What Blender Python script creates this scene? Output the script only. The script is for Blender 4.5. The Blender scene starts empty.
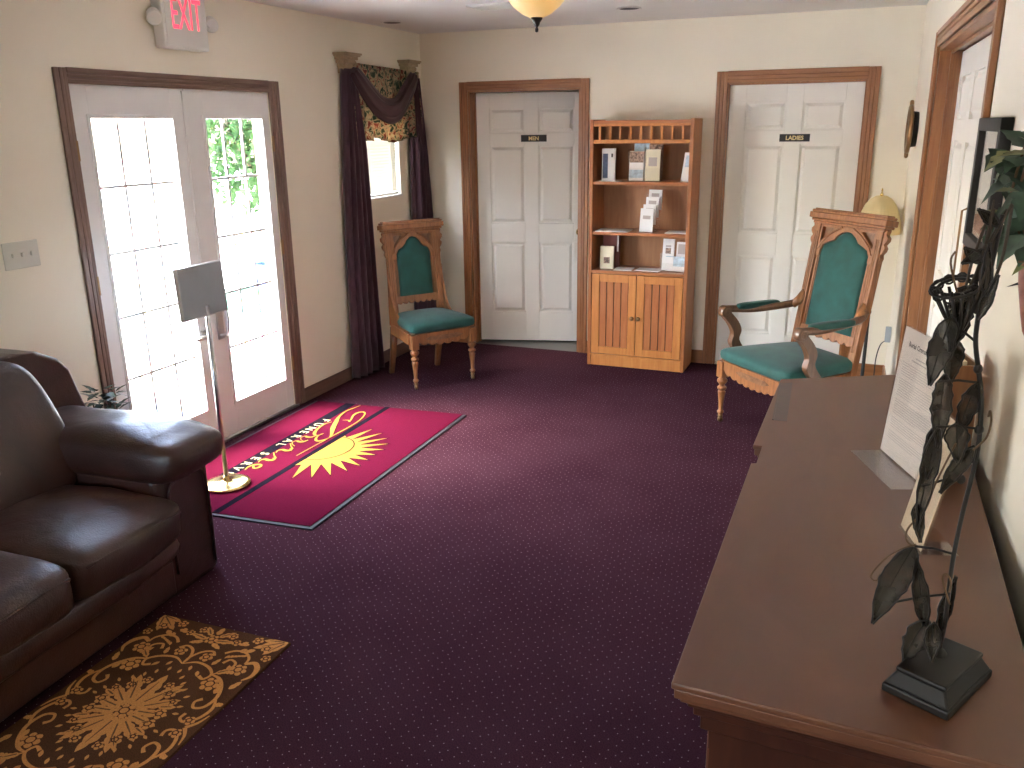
import bpy, bmesh, math, random
from mathutils import Vector, Matrix, noise
from mathutils.geometry import tessellate_polygon
R = math.radians
PI = math.pi
sc = bpy.context.scene
COL = sc.collection
rnd = random.Random(7)

# ------------------------------------------------------------------ materials
def nt(name):
    m = bpy.data.materials.new(name); m.use_nodes = True
    n = m.node_tree; b = n.nodes['Principled BSDF']
    return m, n, b
def link(n, a, ao, b, bi): n.links.new(a.outputs[ao], b.inputs[bi])
def texco(n, scale=(1,1,1), kind='Object', rot=(0,0,0)):
    t = n.nodes.new('ShaderNodeTexCoord'); mp = n.nodes.new('ShaderNodeMapping')
    mp.inputs['Scale'].default_value = scale; mp.inputs['Rotation'].default_value = rot
    link(n, t, kind, mp, 'Vector'); return mp
def ramp(n, stops):
    r = n.nodes.new('ShaderNodeValToRGB'); e = r.color_ramp.elements
    while len(e) < len(stops): e.new(0.5)
    for i, (p, c) in enumerate(stops):
        e[i].position = p; e[i].color = (*c, 1)
    return r
def noi(n, mp, scale=5, detail=4, rough=.55, dist=0):
    t = n.nodes.new('ShaderNodeTexNoise'); t.inputs['Scale'].default_value = scale
    t.inputs['Detail'].default_value = detail; t.inputs['Roughness'].default_value = rough
    t.inputs['Distortion'].default_value = dist
    link(n, mp, 0, t, 'Vector'); return t
def bump(n, src, out, b, strength=.2, dist=.01):
    u = n.nodes.new('ShaderNodeBump'); u.inputs['Strength'].default_value = strength
    u.inputs['Distance'].default_value = dist
    n.links.new(src.outputs[out], u.inputs['Height']); link(n, u, 0, b, 'Normal')
def plain(name, c, rough=.5, metal=0, var=.08, vs=6, bmp=0, bs=80, **kw):
    m, n, b = nt(name)
    b.inputs['Roughness'].default_value = rough; b.inputs['Metallic'].default_value = metal
    mp = texco(n); t = noi(n, mp, vs, 3)
    r = ramp(n, [(.3, tuple(x*(1-var) for x in c)), (.7, tuple(min(1, x*(1+var)) for x in c))])
    link(n, t, 0, r, 0); link(n, r, 0, b, 'Base Color')
    if bmp:
        t2 = noi(n, mp, bs, 3); bump(n, t2, 0, b, bmp, .004)
    for k, v in kw.items(): b.inputs[k.replace('_', ' ')].default_value = v
    return m
def wood(name, c1, c2, grain=(18, 18, 1.2), rough=.35, coat=.2, sc_=3.0):
    m, n, b = nt(name)
    mp = texco(n, grain); t = noi(n, mp, sc_, 6, .6, .6)
    r = ramp(n, [(.3, c1), (.72, c2)])
    link(n, t, 0, r, 0); link(n, r, 0, b, 'Base Color')
    b.inputs['Roughness'].default_value = rough
    b.inputs['Coat Weight'].default_value = coat; b.inputs['Coat Roughness'].default_value = .25
    bump(n, t, 0, b, .08, .003)
    return m
def emis(name, c, s):
    m, n, b = nt(name); b.inputs['Base Color'].default_value = (*c, 1)
    b.inputs['Emission Color'].default_value = (*c, 1); b.inputs['Emission Strength'].default_value = s
    return m

M = {}
M['wall'] = plain('wall_paint', (.86, .80, .665), .75, var=.03, vs=1.5, bmp=.06, bs=160)
M['ceil'] = plain('ceiling_paint', (.76, .74, .71), .85, var=.03, vs=2, bmp=.06, bs=120)
M['white'] = plain('white_door_paint', (.86, .84, .77), .42, var=.02, vs=3)
M['frame_white'] = plain('white_frame_paint', (.80, .79, .78), .4, var=.02)
M['oak'] = wood('oak_trim', (.23, .088, .030), (.38, .165, .062))
M['oak_h'] = wood('oak_trim_horizontal', (.23, .088, .030), (.38, .165, .062), (1.2, 18, 18))
M['oak_y'] = wood('oak_trim_lengthwise', (.23, .088, .030), (.38, .165, .062), (18, 1.2, 18))
M['brown_trim'] = wood('brown_trim', (.15, .085, .065), (.25, .155, .12))
M['brown_trim_y'] = wood('brown_trim_lengthwise', (.12, .065, .05), (.20, .115, .085), (18, 1.2, 18))
M['case'] = wood('bookcase_wood', (.31, .095, .030), (.46, .175, .055), (14, 14, 1.4), .35, .3)
M['case_h'] = wood('bookcase_wood_horizontal', (.34, .105, .032), (.48, .18, .058), (1.4, 14, 14), .35, .3)
M['case_light'] = wood('bookcase_door_wood', (.50, .175, .042), (.62, .265, .072), (12, 12, 1.2), .35, .3)
M['case_red'] = wood('bookcase_slat_wood', (.38, .115, .036), (.50, .185, .062), (14, 14, 1.4), .35, .3)
M['case_back'] = wood('bookcase_back_panel', (.32, .14, .058), (.43, .21, .09), (10, 10, 1.2), .5, .1)
M['chair_wood'] = wood('carved_oak', (.19, .070, .022), (.37, .150, .052), (22, 22, 2), .34, .35)
M['arm_wood'] = wood('dark_carved_oak', (.10, .045, .022), (.21, .10, .05), (22, 22, 2), .32, .35)
M['chair_dark'] = wood('carved_walnut_burl', (.10, .045, .022), (.30, .15, .075), (9, 9, 9), .3, .3)
M['green'] = plain('green_velvet', (.006, .068, .056), .8, var=.25, vs=12, bmp=.25, bs=220, Sheen_Weight=.15)
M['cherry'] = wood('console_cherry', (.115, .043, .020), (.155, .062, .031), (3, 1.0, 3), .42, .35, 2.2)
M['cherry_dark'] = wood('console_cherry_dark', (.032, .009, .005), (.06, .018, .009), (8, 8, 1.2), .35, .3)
M['brass'] = plain('brass', (.80, .62, .26), .2, 1, var=.05)
M['bronze'] = plain('aged_bronze', (.32, .20, .10), .35, 1, var=.2)
M['steel'] = plain('brushed_steel', (.55, .55, .56), .28, 1, var=.05)
M['black'] = plain('black_iron', (.010, .008, .007), .5, .1, var=.3)
M['blackp'] = plain('black_plastic', (.012, .011, .011), .4, var=.1)
M['gold'] = plain('gold_lettering', (.75, .60, .30), .4, .4, var=.05)
M['paper'] = plain('white_paper', (.86, .84, .82), .7, var=.03)
M['paper_cream'] = plain('cream_paper', (.82, .76, .58), .7, var=.03)
M['paper_pink'] = plain('letter_paper', (.93, .82, .74), .65, var=.02)
M['paper_wood'] = plain('buff_card', (.86, .68, .47), .6, var=.12, vs=9)
M['ink'] = plain('printed_ink', (.10, .085, .08), .7)
M['ink_grey'] = plain('printed_grey_text', (.50, .44, .41), .7)
M['blue'] = plain('printed_blue', (.10, .13, .22), .5, var=.3, vs=60)
M['sky_print'] = plain('printed_pale_blue', (.50, .62, .70), .5, var=.3, vs=30)
M['photo'] = plain('printed_photo', (.30, .20, .15), .5, var=.8, vs=80)
M['maroon_card'] = plain('maroon_card', (.16, .035, .03), .5)
M['plastic_w'] = plain('white_plastic', (.72, .71, .66), .4, var=.02)
M['switch'] = plain('ivory_switch_plate', (.62, .60, .52), .4, var=.02)
M['red'] = emis('exit_red_letters', (1.0, .06, .11), .5)
M['curtain'] = plain('burgundy_curtain', (.060, .022, .034), .85, var=.25, vs=8, bmp=.15, bs=200, Sheen_Weight=.25)
M['curtain_red'] = plain('wine_swag_fabric', (.050, .013, .019), .85, var=.25, vs=8, bmp=.15, bs=200, Sheen_Weight=.25)
M['corbel'] = plain('stone_corbel', (.42, .32, .20), .7, var=.15, vs=30, bmp=.3, bs=90)
M['shade'] = plain('cream_lampshade', (.86, .78, .48), .7, var=.03)
M['tile'] = plain('restroom_tile', (.13, .13, .12), .4, var=.1)
M['dark_hole'] = plain('recessed_baffle', (.02, .018, .016), .6)
M['rubber'] = plain('mat_rubber_edge', (.02, .018, .024), .8)
M['leafg'] = plain('ivy_leaf', (.03, .065, .035), .5, var=.6, vs=30)
M['leafy'] = plain('ivy_leaf_variegated', (.16, .17, .06), .5, var=.4, vs=40)
M['stemb'] = plain('brown_stem', (.12, .07, .035), .7)
M['twig'] = plain('dark_twig', (.045, .032, .02), .7)
M['terra'] = plain('terracotta_pocket', (.26, .09, .06), .6, var=.4, vs=40, bmp=.5, bs=60)
M['pot'] = plain('dark_plant_pot', (.05, .04, .035), .5)
M['mirror_mat'] = plain('picture_mat_board', (.72, .68, .58), .6)
M['picture'] = plain('faded_print', (.45, .33, .27), .4, var=.4, vs=14)

# carpet: plum pile with a grid of tiny pale flecks
def carpet():
    m, n, b = nt('plum_carpet')
    b.inputs['Roughness'].default_value = .95; b.inputs['Specular IOR Level'].default_value = .0
    mp = texco(n, (1,1,1), 'Object', (0,0,R(38)))
    v = n.nodes.new('ShaderNodeTexVoronoi'); v.voronoi_dimensions = '2D'; v.inputs['Scale'].default_value = 30
    v.inputs['Randomness'].default_value = .4; link(n, mp, 0, v, 'Vector')
    lt = n.nodes.new('ShaderNodeMath'); lt.operation = 'LESS_THAN'; lt.inputs[1].default_value = .05
    n.links.new(v.outputs['Distance'], lt.inputs[0])
    t = noi(n, mp, 260, 2); t2 = noi(n, mp, 2.2, 3)
    r = ramp(n, [(.25, (.034, .012, .019)), (.75, (.076, .032, .045))]); link(n, t, 0, r, 0)
    r2 = ramp(n, [(.35, (.82, .78, .80)), (.65, (1, 1, 1))]); link(n, t2, 0, r2, 0)
    mu = n.nodes.new('ShaderNodeMix'); mu.data_type = 'RGBA'; mu.blend_type = 'MULTIPLY'; mu.inputs[0].default_value = 1
    n.links.new(r.outputs[0], mu.inputs[6]); n.links.new(r2.outputs[0], mu.inputs[7])
    mx = n.nodes.new('ShaderNodeMix'); mx.data_type = 'RGBA'
    n.links.new(lt.outputs[0], mx.inputs[0]); n.links.new(mu.outputs[2], mx.inputs[6])
    mx.inputs[7].default_value = (.34, .25, .28, 1)
    n.links.new(mx.outputs[2], b.inputs['Base Color'])
    bump(n, t, 0, b, .5, .004)
    return m
M['carpet'] = carpet()
def pile(name, c, var=.25):
    m, n, b = nt(name); b.inputs['Roughness'].default_value = .95; b.inputs['Specular IOR Level'].default_value = .0
    mp = texco(n); t = noi(n, mp, 320, 2)
    r = ramp(n, [(.3, tuple(x*(1-var) for x in c)), (.7, tuple(min(1,x*(1+var)) for x in c))])
    link(n, t, 0, r, 0); link(n, r, 0, b, 'Base Color'); bump(n, t, 0, b, .5, .003); return m
M['mat_red'] = pile('crimson_mat_pile', (.075, .006, .020))
M['mat_black'] = pile('black_mat_pile', (.009, .007, .012))
M['mat_gold'] = pile('gold_mat_pile', (.30, .18, .04), .15)
M['rug_brown'] = pile('brown_rug_pile', (.095, .042, .022), .35)
M['rug_gold'] = pile('gold_rug_pile', (.60, .275, .085), .2)
M['rug_mid'] = pile('speckled_rug_pile', (.17, .09, .04), .6)
def leather():
    m, n, b = nt('dark_brown_leather')
    mp = texco(n); t = noi(n, mp, 4.5, 3, .5, .5); t2 = noi(n, mp, 160, 3)
    r = ramp(n, [(.3, (.026, .010, .007)), (.7, (.058, .020, .013))]); link(n, t, 0, r, 0); link(n, r, 0, b, 'Base Color')
    b.inputs['Roughness'].default_value = .36
    b.inputs['Specular IOR Level'].default_value = .6
    ad = n.nodes.new('ShaderNodeMath'); ad.operation = 'MULTIPLY_ADD'; ad.inputs[1].default_value = .25
    n.links.new(t2.outputs[0], ad.inputs[0]); n.links.new(t.outputs[0], ad.inputs[2])
    w = noi(n, texco(n), 7, 2, .45, 1.0); a2 = n.nodes.new('ShaderNodeMath'); a2.operation = 'MULTIPLY_ADD'; a2.inputs[1].default_value = .75
    n.links.new(w.outputs[0], a2.inputs[0]); n.links.new(ad.outputs[0], a2.inputs[2]); bump(n, a2, 0, b, .30, .02); return m
M['leather'] = leather()
def glass(name, tint=(1,1,1), alpha=.93, rough=.02):
    m, n, b = nt(name)
    out = n.nodes['Material Output']
    tr = n.nodes.new('ShaderNodeBsdfTransparent'); tr.inputs[0].default_value = (*tint, 1)
    gl = n.nodes.new('ShaderNodeBsdfGlossy'); gl.inputs['Roughness'].default_value = rough
    fr = n.nodes.new('ShaderNodeLayerWeight'); fr.inputs[0].default_value = .12
    mx = n.nodes.new('ShaderNodeMixShader'); link(n, fr, 'Facing', mx, 0); link(n, tr, 0, mx, 1); link(n, gl, 0, mx, 2)
    link(n, mx, 0, out, 'Surface'); n.nodes.remove(b); return m
M['glass'] = glass('window_glass')
M['acrylic'] = glass('clear_acrylic', (.98, .98, .975), rough=.05)
def translucent(name, build_color, mixf=.5, rough=.8):
    m, n, b = nt(name); out = n.nodes['Material Output']
    src = build_color(n)
    b.inputs['Roughness'].default_value = rough
    n.links.new(src, b.inputs['Base Color'])
    tl = n.nodes.new('ShaderNodeBsdfTranslucent'); n.links.new(src, tl.inputs[0])
    mx = n.nodes.new('ShaderNodeMixShader'); mx.inputs[0].default_value = mixf
    link(n, b, 0, mx, 1); link(n, tl, 0, mx, 2); link(n, mx, 0, out, 'Surface'); return m
def floral(n):
    mp = texco(n); t = noi(n, mp, 24, 4, .65, .8)
    r = ramp(n, [(.34, (.025, .05, .035)), (.44, (.08, .12, .07)), (.48, (.46, .38, .24)), (.55, (.52, .42, .26)),
                 (.59, (.34, .10, .06)), (.66, (.20, .05, .04)), (.74, (.06, .08, .08))])
    link(n, t, 0, r, 0); return r.outputs[0]
M['valance'] = translucent('floral_valance_fabric', floral, .5)
def shadecol(n):
    c = n.nodes.new('ShaderNodeRGB'); c.outputs[0].default_value = (.86, .74, .44, 1); return c.outputs[0]
M['lampshade'] = translucent('pleated_cream_shade', shadecol, .4)
def bowlcol(n):
    c = n.nodes.new('ShaderNodeRGB'); c.outputs[0].default_value = (.88, .76, .48, 1); return c.outputs[0]
M['bowl'] = translucent('alabaster_bowl', bowlcol, .35, .3)
def blindcol(n):
    c = n.nodes.new('ShaderNodeRGB'); c.outputs[0].default_value = (.52, .51, .44, 1); return c.outputs[0]
M['blind'] = translucent('blind_slat', blindcol, .10, .5)
def leafcol(n):
    mp = texco(n); t = noi(n, mp, 2, 3)
    r = ramp(n, [(.3, (.012, .045, .012)), (.7, (.05, .12, .03))]); link(n, t, 0, r, 0); return r.outputs[0]
M['tree'] = translucent('tree_leaf', leafcol, .4)
def wiremesh():
    m, n, b = nt('dark_wire_mesh'); out = n.nodes['Material Output']
    b.inputs['Base Color'].default_value = (.050, .042, .032, 1); b.inputs['Roughness'].default_value = .55; b.inputs['Metallic'].default_value = .5
    mp = texco(n); t = noi(n, mp, 40, 3)
    r = ramp(n, [(.35, (.05, .05, .05)), (.65, (.45, .45, .45))]); link(n, t, 0, r, 0)
    tr = n.nodes.new('ShaderNodeBsdfTransparent'); mx = n.nodes.new('ShaderNodeMixShader')
    link(n, r, 0, mx, 0); link(n, b, 0, mx, 1); link(n, tr, 0, mx, 2); link(n, mx, 0, out, 'Surface'); return m
M['wire'] = wiremesh()
M['board'] = plain('grey_stand_board', (.34, .38, .42), .5, var=.05)
M['ground'] = plain('pale_concrete', (.62, .61, .58), .9, var=.08, vs=1)
M['bark'] = plain('tree_bark', (.14, .10, .07), .9)
M['car'] = plain('blue_car_paint', (.03, .06, .16), .25, .2)
M['car_green'] = plain('green_bin_plastic', (.05, .20, .14), .5)
M['siding'] = plain('white_porch_paint', (.80, .80, .78), .6)

# ------------------------------------------------------------------ geometry helpers
class MB:
    def __init__(s): s.bm = bmesh.new()
    def quadverts(s, vs, mi=0):
        f = s.bm.faces.new([s.bm.verts.new(v) for v in vs]); f.material_index = mi; return f
    def box(s, x0, x1, y0, y1, z0, z1, mi=0, T=None):
        c = [(x, y, z) for x in (x0, x1) for y in (y0, y1) for z in (z0, z1)]
        v = [s.bm.verts.new(T @ Vector(p) if T else p) for p in c]
        for q in ((0,1,3,2),(4,6,7,5),(0,4,5,1),(2,3,7,6),(0,2,6,4),(1,5,7,3)):
            f = s.bm.faces.new([v[i] for i in q]); f.material_index = mi
    def frustum(s, r0, y0, r1, y1, mi=0, T=None):
        # rect r=(x0,x1,z0,z1) at depth y0 to rect at depth y1
        def rc(r, y): return [Vector((r[0], y, r[2])), Vector((r[1], y, r[2])), Vector((r[1], y, r[3])), Vector((r[0], y, r[3]))]
        a = [s.bm.verts.new(T @ p if T else p) for p in rc(r0, y0)]; b = [s.bm.verts.new(T @ p if T else p) for p in rc(r1, y1)]
        for i in range(4):
            j = (i+1) % 4; f = s.bm.faces.new([a[i], a[j], b[j], b[i]]); f.material_index = mi
        f = s.bm.faces.new(b); f.material_index = mi
        f = s.bm.faces.new(a[::-1]); f.material_index = mi
    def prism(s, loops, d, T=None, mi=0, mi_side=None):
        # loops in (u,v) (first outer), extruded w 0..d ; T maps (u,v,w)
        T = T or Matrix.Identity(4)
        L = [[Vector((p[0], p[1], 0)) for p in lp] for lp in loops]
        tris = tessellate_polygon(L); flat = [p for lp in L for p in lp]
        bot = [s.bm.verts.new(T @ p) for p in flat]; top = [s.bm.verts.new(T @ (p + Vector((0,0,d)))) for p in flat]
        for t in tris:
            try:
                f = s.bm.faces.new([top[i] for i in t]); f.material_index = mi
                f = s.bm.faces.new([bot[i] for i in reversed(t)]); f.material_index = mi
            except ValueError: pass
        k = 0
        for lp in L:
            n = len(lp)
            for i in range(n):
                j = (i+1) % n
                try:
                    f = s.bm.faces.new([bot[k+i], bot[k+j], top[k+j], top[k+i]]); f.material_index = mi if mi_side is None else mi_side
                except ValueError: pass
            k += n
    def tube(s, pts, rad, seg=8, mi=0, cap=True, T=None):
        pts = [Vector(p) for p in pts]; n = len(pts)
        rr = rad if isinstance(rad, (list, tuple)) else [rad]*n
        rings = []; ref = None
        for i, p in enumerate(pts):
            d = (pts[min(i+1, n-1)] - pts[max(i-1, 0)]).normalized()
            if ref is None: ref = d.orthogonal().normalized()
            ref = (ref - d*ref.dot(d)); ref = ref.normalized() if ref.length > 1e-6 else d.orthogonal().normalized()
            b = d.cross(ref)
            ring = []
            for k in range(seg):
                a = 2*PI*k/seg; q = p + (ref*math.cos(a) + b*math.sin(a))*rr[i]
                ring.append(s.bm.verts.new(T @ q if T else q))
            rings.append(ring)
        for i in range(n-1):
            for k in range(seg):
                f = s.bm.faces.new([rings[i][k], rings[i][(k+1)%seg], rings[i+1][(k+1)%seg], rings[i+1][k]]); f.material_index = mi; f.smooth = True
        if cap:
            for g in (rings[0][::-1], rings[-1]):
                f = s.bm.faces.new(g); f.material_index = mi
    def lathe(s, prof, c=(0,0,0), seg=20, mi=0, T=None, flute=0, nf=0):
        rings = []
        for r, z in prof:
            ring = []
            for k in range(seg):
                a = 2*PI*k/seg; q = r*(1 + (flute*math.cos(nf*a) if nf else 0))
                p = Vector((c[0]+q*math.cos(a), c[1]+q*math.sin(a), c[2]+z)); ring.append(s.bm.verts.new(T @ p if T else p))
            rings.append(ring)
        for i in range(len(rings)-1):
            for k in range(seg):
                f = s.bm.faces.new([rings[i][k], rings[i][(k+1)%seg], rings[i+1][(k+1)%seg], rings[i+1][k]]); f.material_index = mi; f.smooth = True
        for g, r in ((rings[0][::-1], prof[0][0]), (rings[-1], prof[-1][0])):
            if r > 1e-4:
                f = s.bm.faces.new(g); f.material_index = mi
    def pillow(s, c, h, e=(.45, .45), nu=36, nv=20, mi=0, T=None, amp=0, fr=4, seed=0, deform=None):
        # superellipsoid, half sizes h
        def sp(v, p): return math.copysign(abs(v)**p, v)
        g = []
        for i in range(nv+1):
            ph = -PI/2 + PI*i/nv; row = []
            for k in range(nu):
                th = 2*PI*k/nu
                p = Vector((h[0]*sp(math.cos(ph), e[0])*sp(math.cos(th), e[1]), h[1]*sp(math.cos(ph), e[0])*sp(math.sin(th), e[1]), h[2]*sp(math.sin(ph), e[0])))
                if deform: p = deform(p)
                p = p + Vector(c)
                if amp: p += noise.noise_vector(p*fr + Vector((seed, seed, 0)))*amp
                row.append(T @ p if T else p)
            g.append(row)
        vs = [[s.bm.verts.new(p) for p in row] for row in g[1:-1]]
        b0 = s.bm.verts.new(g[0][0]); b1 = s.bm.verts.new(g[-1][0])
        for i in range(len(vs)-1):
            for k in range(nu):
                f = s.bm.faces.new([vs[i][k], vs[i][(k+1)%nu], vs[i+1][(k+1)%nu], vs[i+1][k]]); f.smooth = True; f.material_index = mi
        for k in range(nu):
            f = s.bm.faces.new([b0, vs[0][(k+1)%nu], vs[0][k]]); f.smooth = True; f.material_index = mi
            f = s.bm.faces.new([b1, vs[-1][k], vs[-1][(k+1)%nu]]); f.smooth = True; f.material_index = mi
    def loft(s, rings, mi=0, closed=True, cap=False, smooth=True):
        V = [[s.bm.verts.new(p) for p in r] for r in rings]
        n = len(V[0])
        for i in range(len(V)-1):
            for k in range(n if closed else n-1):
                f = s.bm.faces.new([V[i][k], V[i][(k+1)%n], V[i+1][(k+1)%n], V[i+1][k]]); f.smooth = smooth; f.material_index = mi
        if cap and closed:
            for g in (V[0][::-1], V[-1]):
                f = s.bm.faces.new(g); f.material_index = mi
    def text(s, body, size, T, mi=0, ext=.0015, align='CENTER', bold=0, xs=1):
        cu = bpy.data.curves.new('t', 'FONT'); cu.body = body; cu.size = size; cu.extrude = ext; cu.align_x = align; cu.offset = bold
        cu.resolution_u = 3
        o = bpy.data.objects.new('t', cu); COL.objects.link(o)
        dg = bpy.context.evaluated_depsgraph_get(); me = bpy.data.meshes.new_from_object(o.evaluated_get(dg))
        me.transform(T @ Matrix.Diagonal((xs, 1, 1, 1)))
        n0 = len(s.bm.faces); s.bm.from_mesh(me); s.bm.faces.ensure_lookup_table()
        for f in s.bm.faces[n0:]: f.material_index = mi
        bpy.data.objects.remove(o); bpy.data.curves.remove(cu); bpy.data.meshes.remove(me)
    def build(s, name, mats, parent=None, loc=None, rz=0, bevel=0, solid=0, sub=0, norm=True, bseg=2):
        if norm: bmesh.ops.recalc_face_normals(s.bm, faces=s.bm.faces)
        me = bpy.data.meshes.new(name); s.bm.to_mesh(me); s.bm.free()
        for m in (mats if isinstance(mats, (list, tuple)) else [mats]): me.materials.append(m)
        o = bpy.data.objects.new(name, me); COL.objects.link(o)
        if parent: o.parent = parent
        if loc: o.location = loc
        o.rotation_euler.z = rz
        if solid:
            md = o.modifiers.new('s', 'SOLIDIFY'); md.thickness = solid; md.offset = 0
        if bevel:
            md = o.modifiers.new('b', 'BEVEL'); md.width = bevel; md.segments = bseg; md.limit_method = 'ANGLE'; md.angle_limit = R(40)
        if sub:
            md = o.modifiers.new('u', 'SUBSURF'); md.levels = sub; md.render_levels = sub
        return o
def boxes(*bs):
    m = MB()
    for b in bs: m.box(*b)
    return m
def tag(o, label=None, cat=None, group=None, kind=None):
    if label: o['label'] = label
    if cat: o['category'] = cat
    if group: o['group'] = group
    if kind: o['kind'] = kind
    return o
def thing(name, label, cat, loc=(0,0,0), rz=0, group=None):
    o = bpy.data.objects.new(name, None); COL.objects.link(o); o.location = loc; o.rotation_euler.z = rz
    o.empty_display_size = .1
    return tag(o, label, cat, group)
def struct(name, mb, mats, label=None, **k):
    return tag(mb.build(name, mats, **k), label=label, kind='structure')
def structroot(name, label, loc=(0,0,0), rz=0):
    o = bpy.data.objects.new(name, None); COL.objects.link(o); o.location = loc; o.rotation_euler.z = rz
    return tag(o, label=label, kind='structure')
def frameT(o, u, v, w):
    """matrix mapping (u,v,w) coordinates with axes u,v,w at origin o"""
    m = Matrix.Identity(4)
    for i, a in enumerate((u, v, w)):
        a = Vector(a).normalized()
        for r in range(3): m[r][i] = a[r]
    for r in range(3): m[r][3] = o[r]
    return m
def bez(p0, p1, p2, p3, n=8):
    out = []
    for i in range(n+1):
        t = i/n; a = (1-t)**3; b = 3*t*(1-t)**2; c = 3*t*t*(1-t); d = t**3
        out.append(tuple(a*p0[k]+b*p1[k]+c*p2[k]+d*p3[k] for k in range(len(p0))))
    return out
def smooth(pts, n=6):
    """catmull-rom through points"""
    P = [pts[0]] + list(pts) + [pts[-1]]; out = []
    for i in range(1, len(P)-2):
        for k in range(n):
            t = k/n; q = []
            for a, b, c, d in zip(P[i-1], P[i], P[i+1], P[i+2]):
                q.append(.5*((2*b)+(-a+c)*t+(2*a-5*b+4*c-d)*t*t+(-a+3*b-3*c+d)*t**3))
            out.append(tuple(q))
    out.append(tuple(pts[-1])); return out
def ribbon(mb, pts, wid, T, d=.002, mi=0):
    """flat stroke along 2D pts, width list or number"""
    n = len(pts); w = wid if isinstance(wid, (list, tuple)) else [wid]*n
    if len(w) != n:
        w = [w[int(round(i*(len(w)-1)/(n-1)))] if False else (lambda f: w[int(f)]*(1-f+int(f)) + w[min(int(f)+1, len(w)-1)]*(f-int(f)))(i*(len(w)-1)/(n-1)) for i in range(n)]
    L, Rr = [], []
    for i in range(n):
        a = pts[max(i-1, 0)]; b = pts[min(i+1, n-1)]; dx, dy = b[0]-a[0], b[1]-a[1]; l = math.hypot(dx, dy) or 1
        nx, ny = -dy/l*w[i]/2, dx/l*w[i]/2
        L.append((pts[i][0]+nx, pts[i][1]+ny)); Rr.append((pts[i][0]-nx, pts[i][1]-ny))
    for i in range(n-1):
        q = [L[i], L[i+1], Rr[i+1], Rr[i]]
        f = [mb.bm.verts.new(T @ Vector((p[0], p[1], d))) for p in q]
        try: mb.bm.faces.new(f).material_index = mi
        except ValueError: pass

XL, YB, H = -3.359, 6.404, 2.445
RWX, RWA = .374, .0228           # right wall: inner face through (RWX,0), turned RWA
YR = -2.6                         # rear wall
WT = .13

# ------------------------------------------------------------------ room shell
struct('floor', boxes((XL-.2, .7, YR-.2, YB, -.06, 0)), M['carpet'], 'plum carpet with a grid of tiny pale flecks')
struct('ceiling', boxes((XL-.2, .7, YR-.2, YB+.2, H, H+.08)), M['ceil'])
FY0, FY1, FZ = 3.018, 4.446, 1.957
WY0, WY1, WZ0, WZ1 = 5.40, 6.00, 1.245, 2.08
struct('wall_left', boxes((XL-WT, XL, YR, FY0, 0, H), (XL-WT, XL, FY0, FY1, FZ, H), (XL-WT, XL, FY1, WY0, 0, H),
    (XL-WT, XL, WY0, WY1, 0, WZ0), (XL-WT, XL, WY0, WY1, WZ1, H), (XL-WT, XL, WY1, YB+WT, 0, H)), M['wall'])
MX0, MX1, MZ = -2.957, -2.036, 2.013
LX0, LX1 = -.968, -.070
struct('wall_back', boxes((XL, MX0, YB, YB+WT, 0, H), (MX0, MX1, YB, YB+WT, MZ, H), (MX1, LX0, YB, YB+WT, 0, H),
    (LX0, LX1, YB, YB+WT, MZ, H), (LX1, .5, YB, YB+WT, 0, H)), M['wall'])
OY0, OY1, OZ = 3.02, 4.975, 2.095
rwall = struct('wall_right', boxes((0, .12, YR, OY0, 0, H), (0, .12, OY0, OY1, OZ, H), (0, .12, OY1, YB+.05, 0, H)), M['wall'], loc=(RWX, 0, 0), rz=RWA)
# rear wall with an unseen window added behind the camera for soft fill daylight
struct('wall_rear', boxes((XL, -2.7, YR-WT, YR, 0, H), (-2.7, -1.5, YR-WT, YR, 0, .9), (-2.7, -1.5, YR-WT, YR, 2.0, H), (-1.5, .6, YR-WT, YR, 0, H)), M['wall'])
wm = boxes((-2.7, -2.64, YR-.1, YR-.04, .9, 2.0), (-1.56, -1.5, YR-.1, YR-.04, .9, 2.0), (-2.7, -1.5, YR-.1, YR-.04, .9, .96), (-2.7, -1.5, YR-.1, YR-.04, 1.94, 2.0), (-2.7, -1.5, YR-.1, YR-.04, 1.43, 1.47))
w2 = struct('fill_window', wm, M['frame_white'])
boxes((-2.66, -1.54, YR-.075, YR-.069, .94, 1.96)).build('pane', M['glass'], w2)

# restroom beyond the ajar door
struct('floor_restroom', boxes((-3.3, -1.7, YB, 8.2, -.06, -.002)), M['tile'])
struct('wall_restroom', boxes((-3.3, -1.7, 8.2, 8.3, 0, H), (-3.4, -3.3, YB+WT, 8.3, 0, H), (-1.7, -1.6, YB+WT, 8.3, 0, H), (-3.4, -1.6, YB+WT, 8.3, H, H+.06)), M['wall'])
# side room wall behind right double door
struct('wall_ladies_restroom', boxes((LX0-.3, .6, 7.9, 8.0, 0, H), (LX0-.4, LX0-.3, YB+WT, 8.0, 0, H), (.6, .7, YB+WT, 8.0, 0, H), (LX0-.4, .7, YB+WT, 8.0, H, H+.06), (LX0-.4, .7, YB+WT, 8.0, -.06, 0)), M['wall'])
sr = MB()
for q in ((OY0-.3, OY1+.3, 1.2, 1.3, 0, H), (OY0-.4, OY0-.3, .12, 1.3, 0, H), (OY1+.3, OY1+.4, .12, 1.3, 0, H), (OY0-.4, OY1+.4, .12, 1.3, H, H+.06), (OY0-.4, OY1+.4, .12, 1.3, -.06, 0)):
    sr.box(q[2], q[3], q[0], q[1], q[4], q[5])
struct('wall_side_room', sr, M['wall'], loc=(RWX, 0, 0), rz=RWA)
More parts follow.
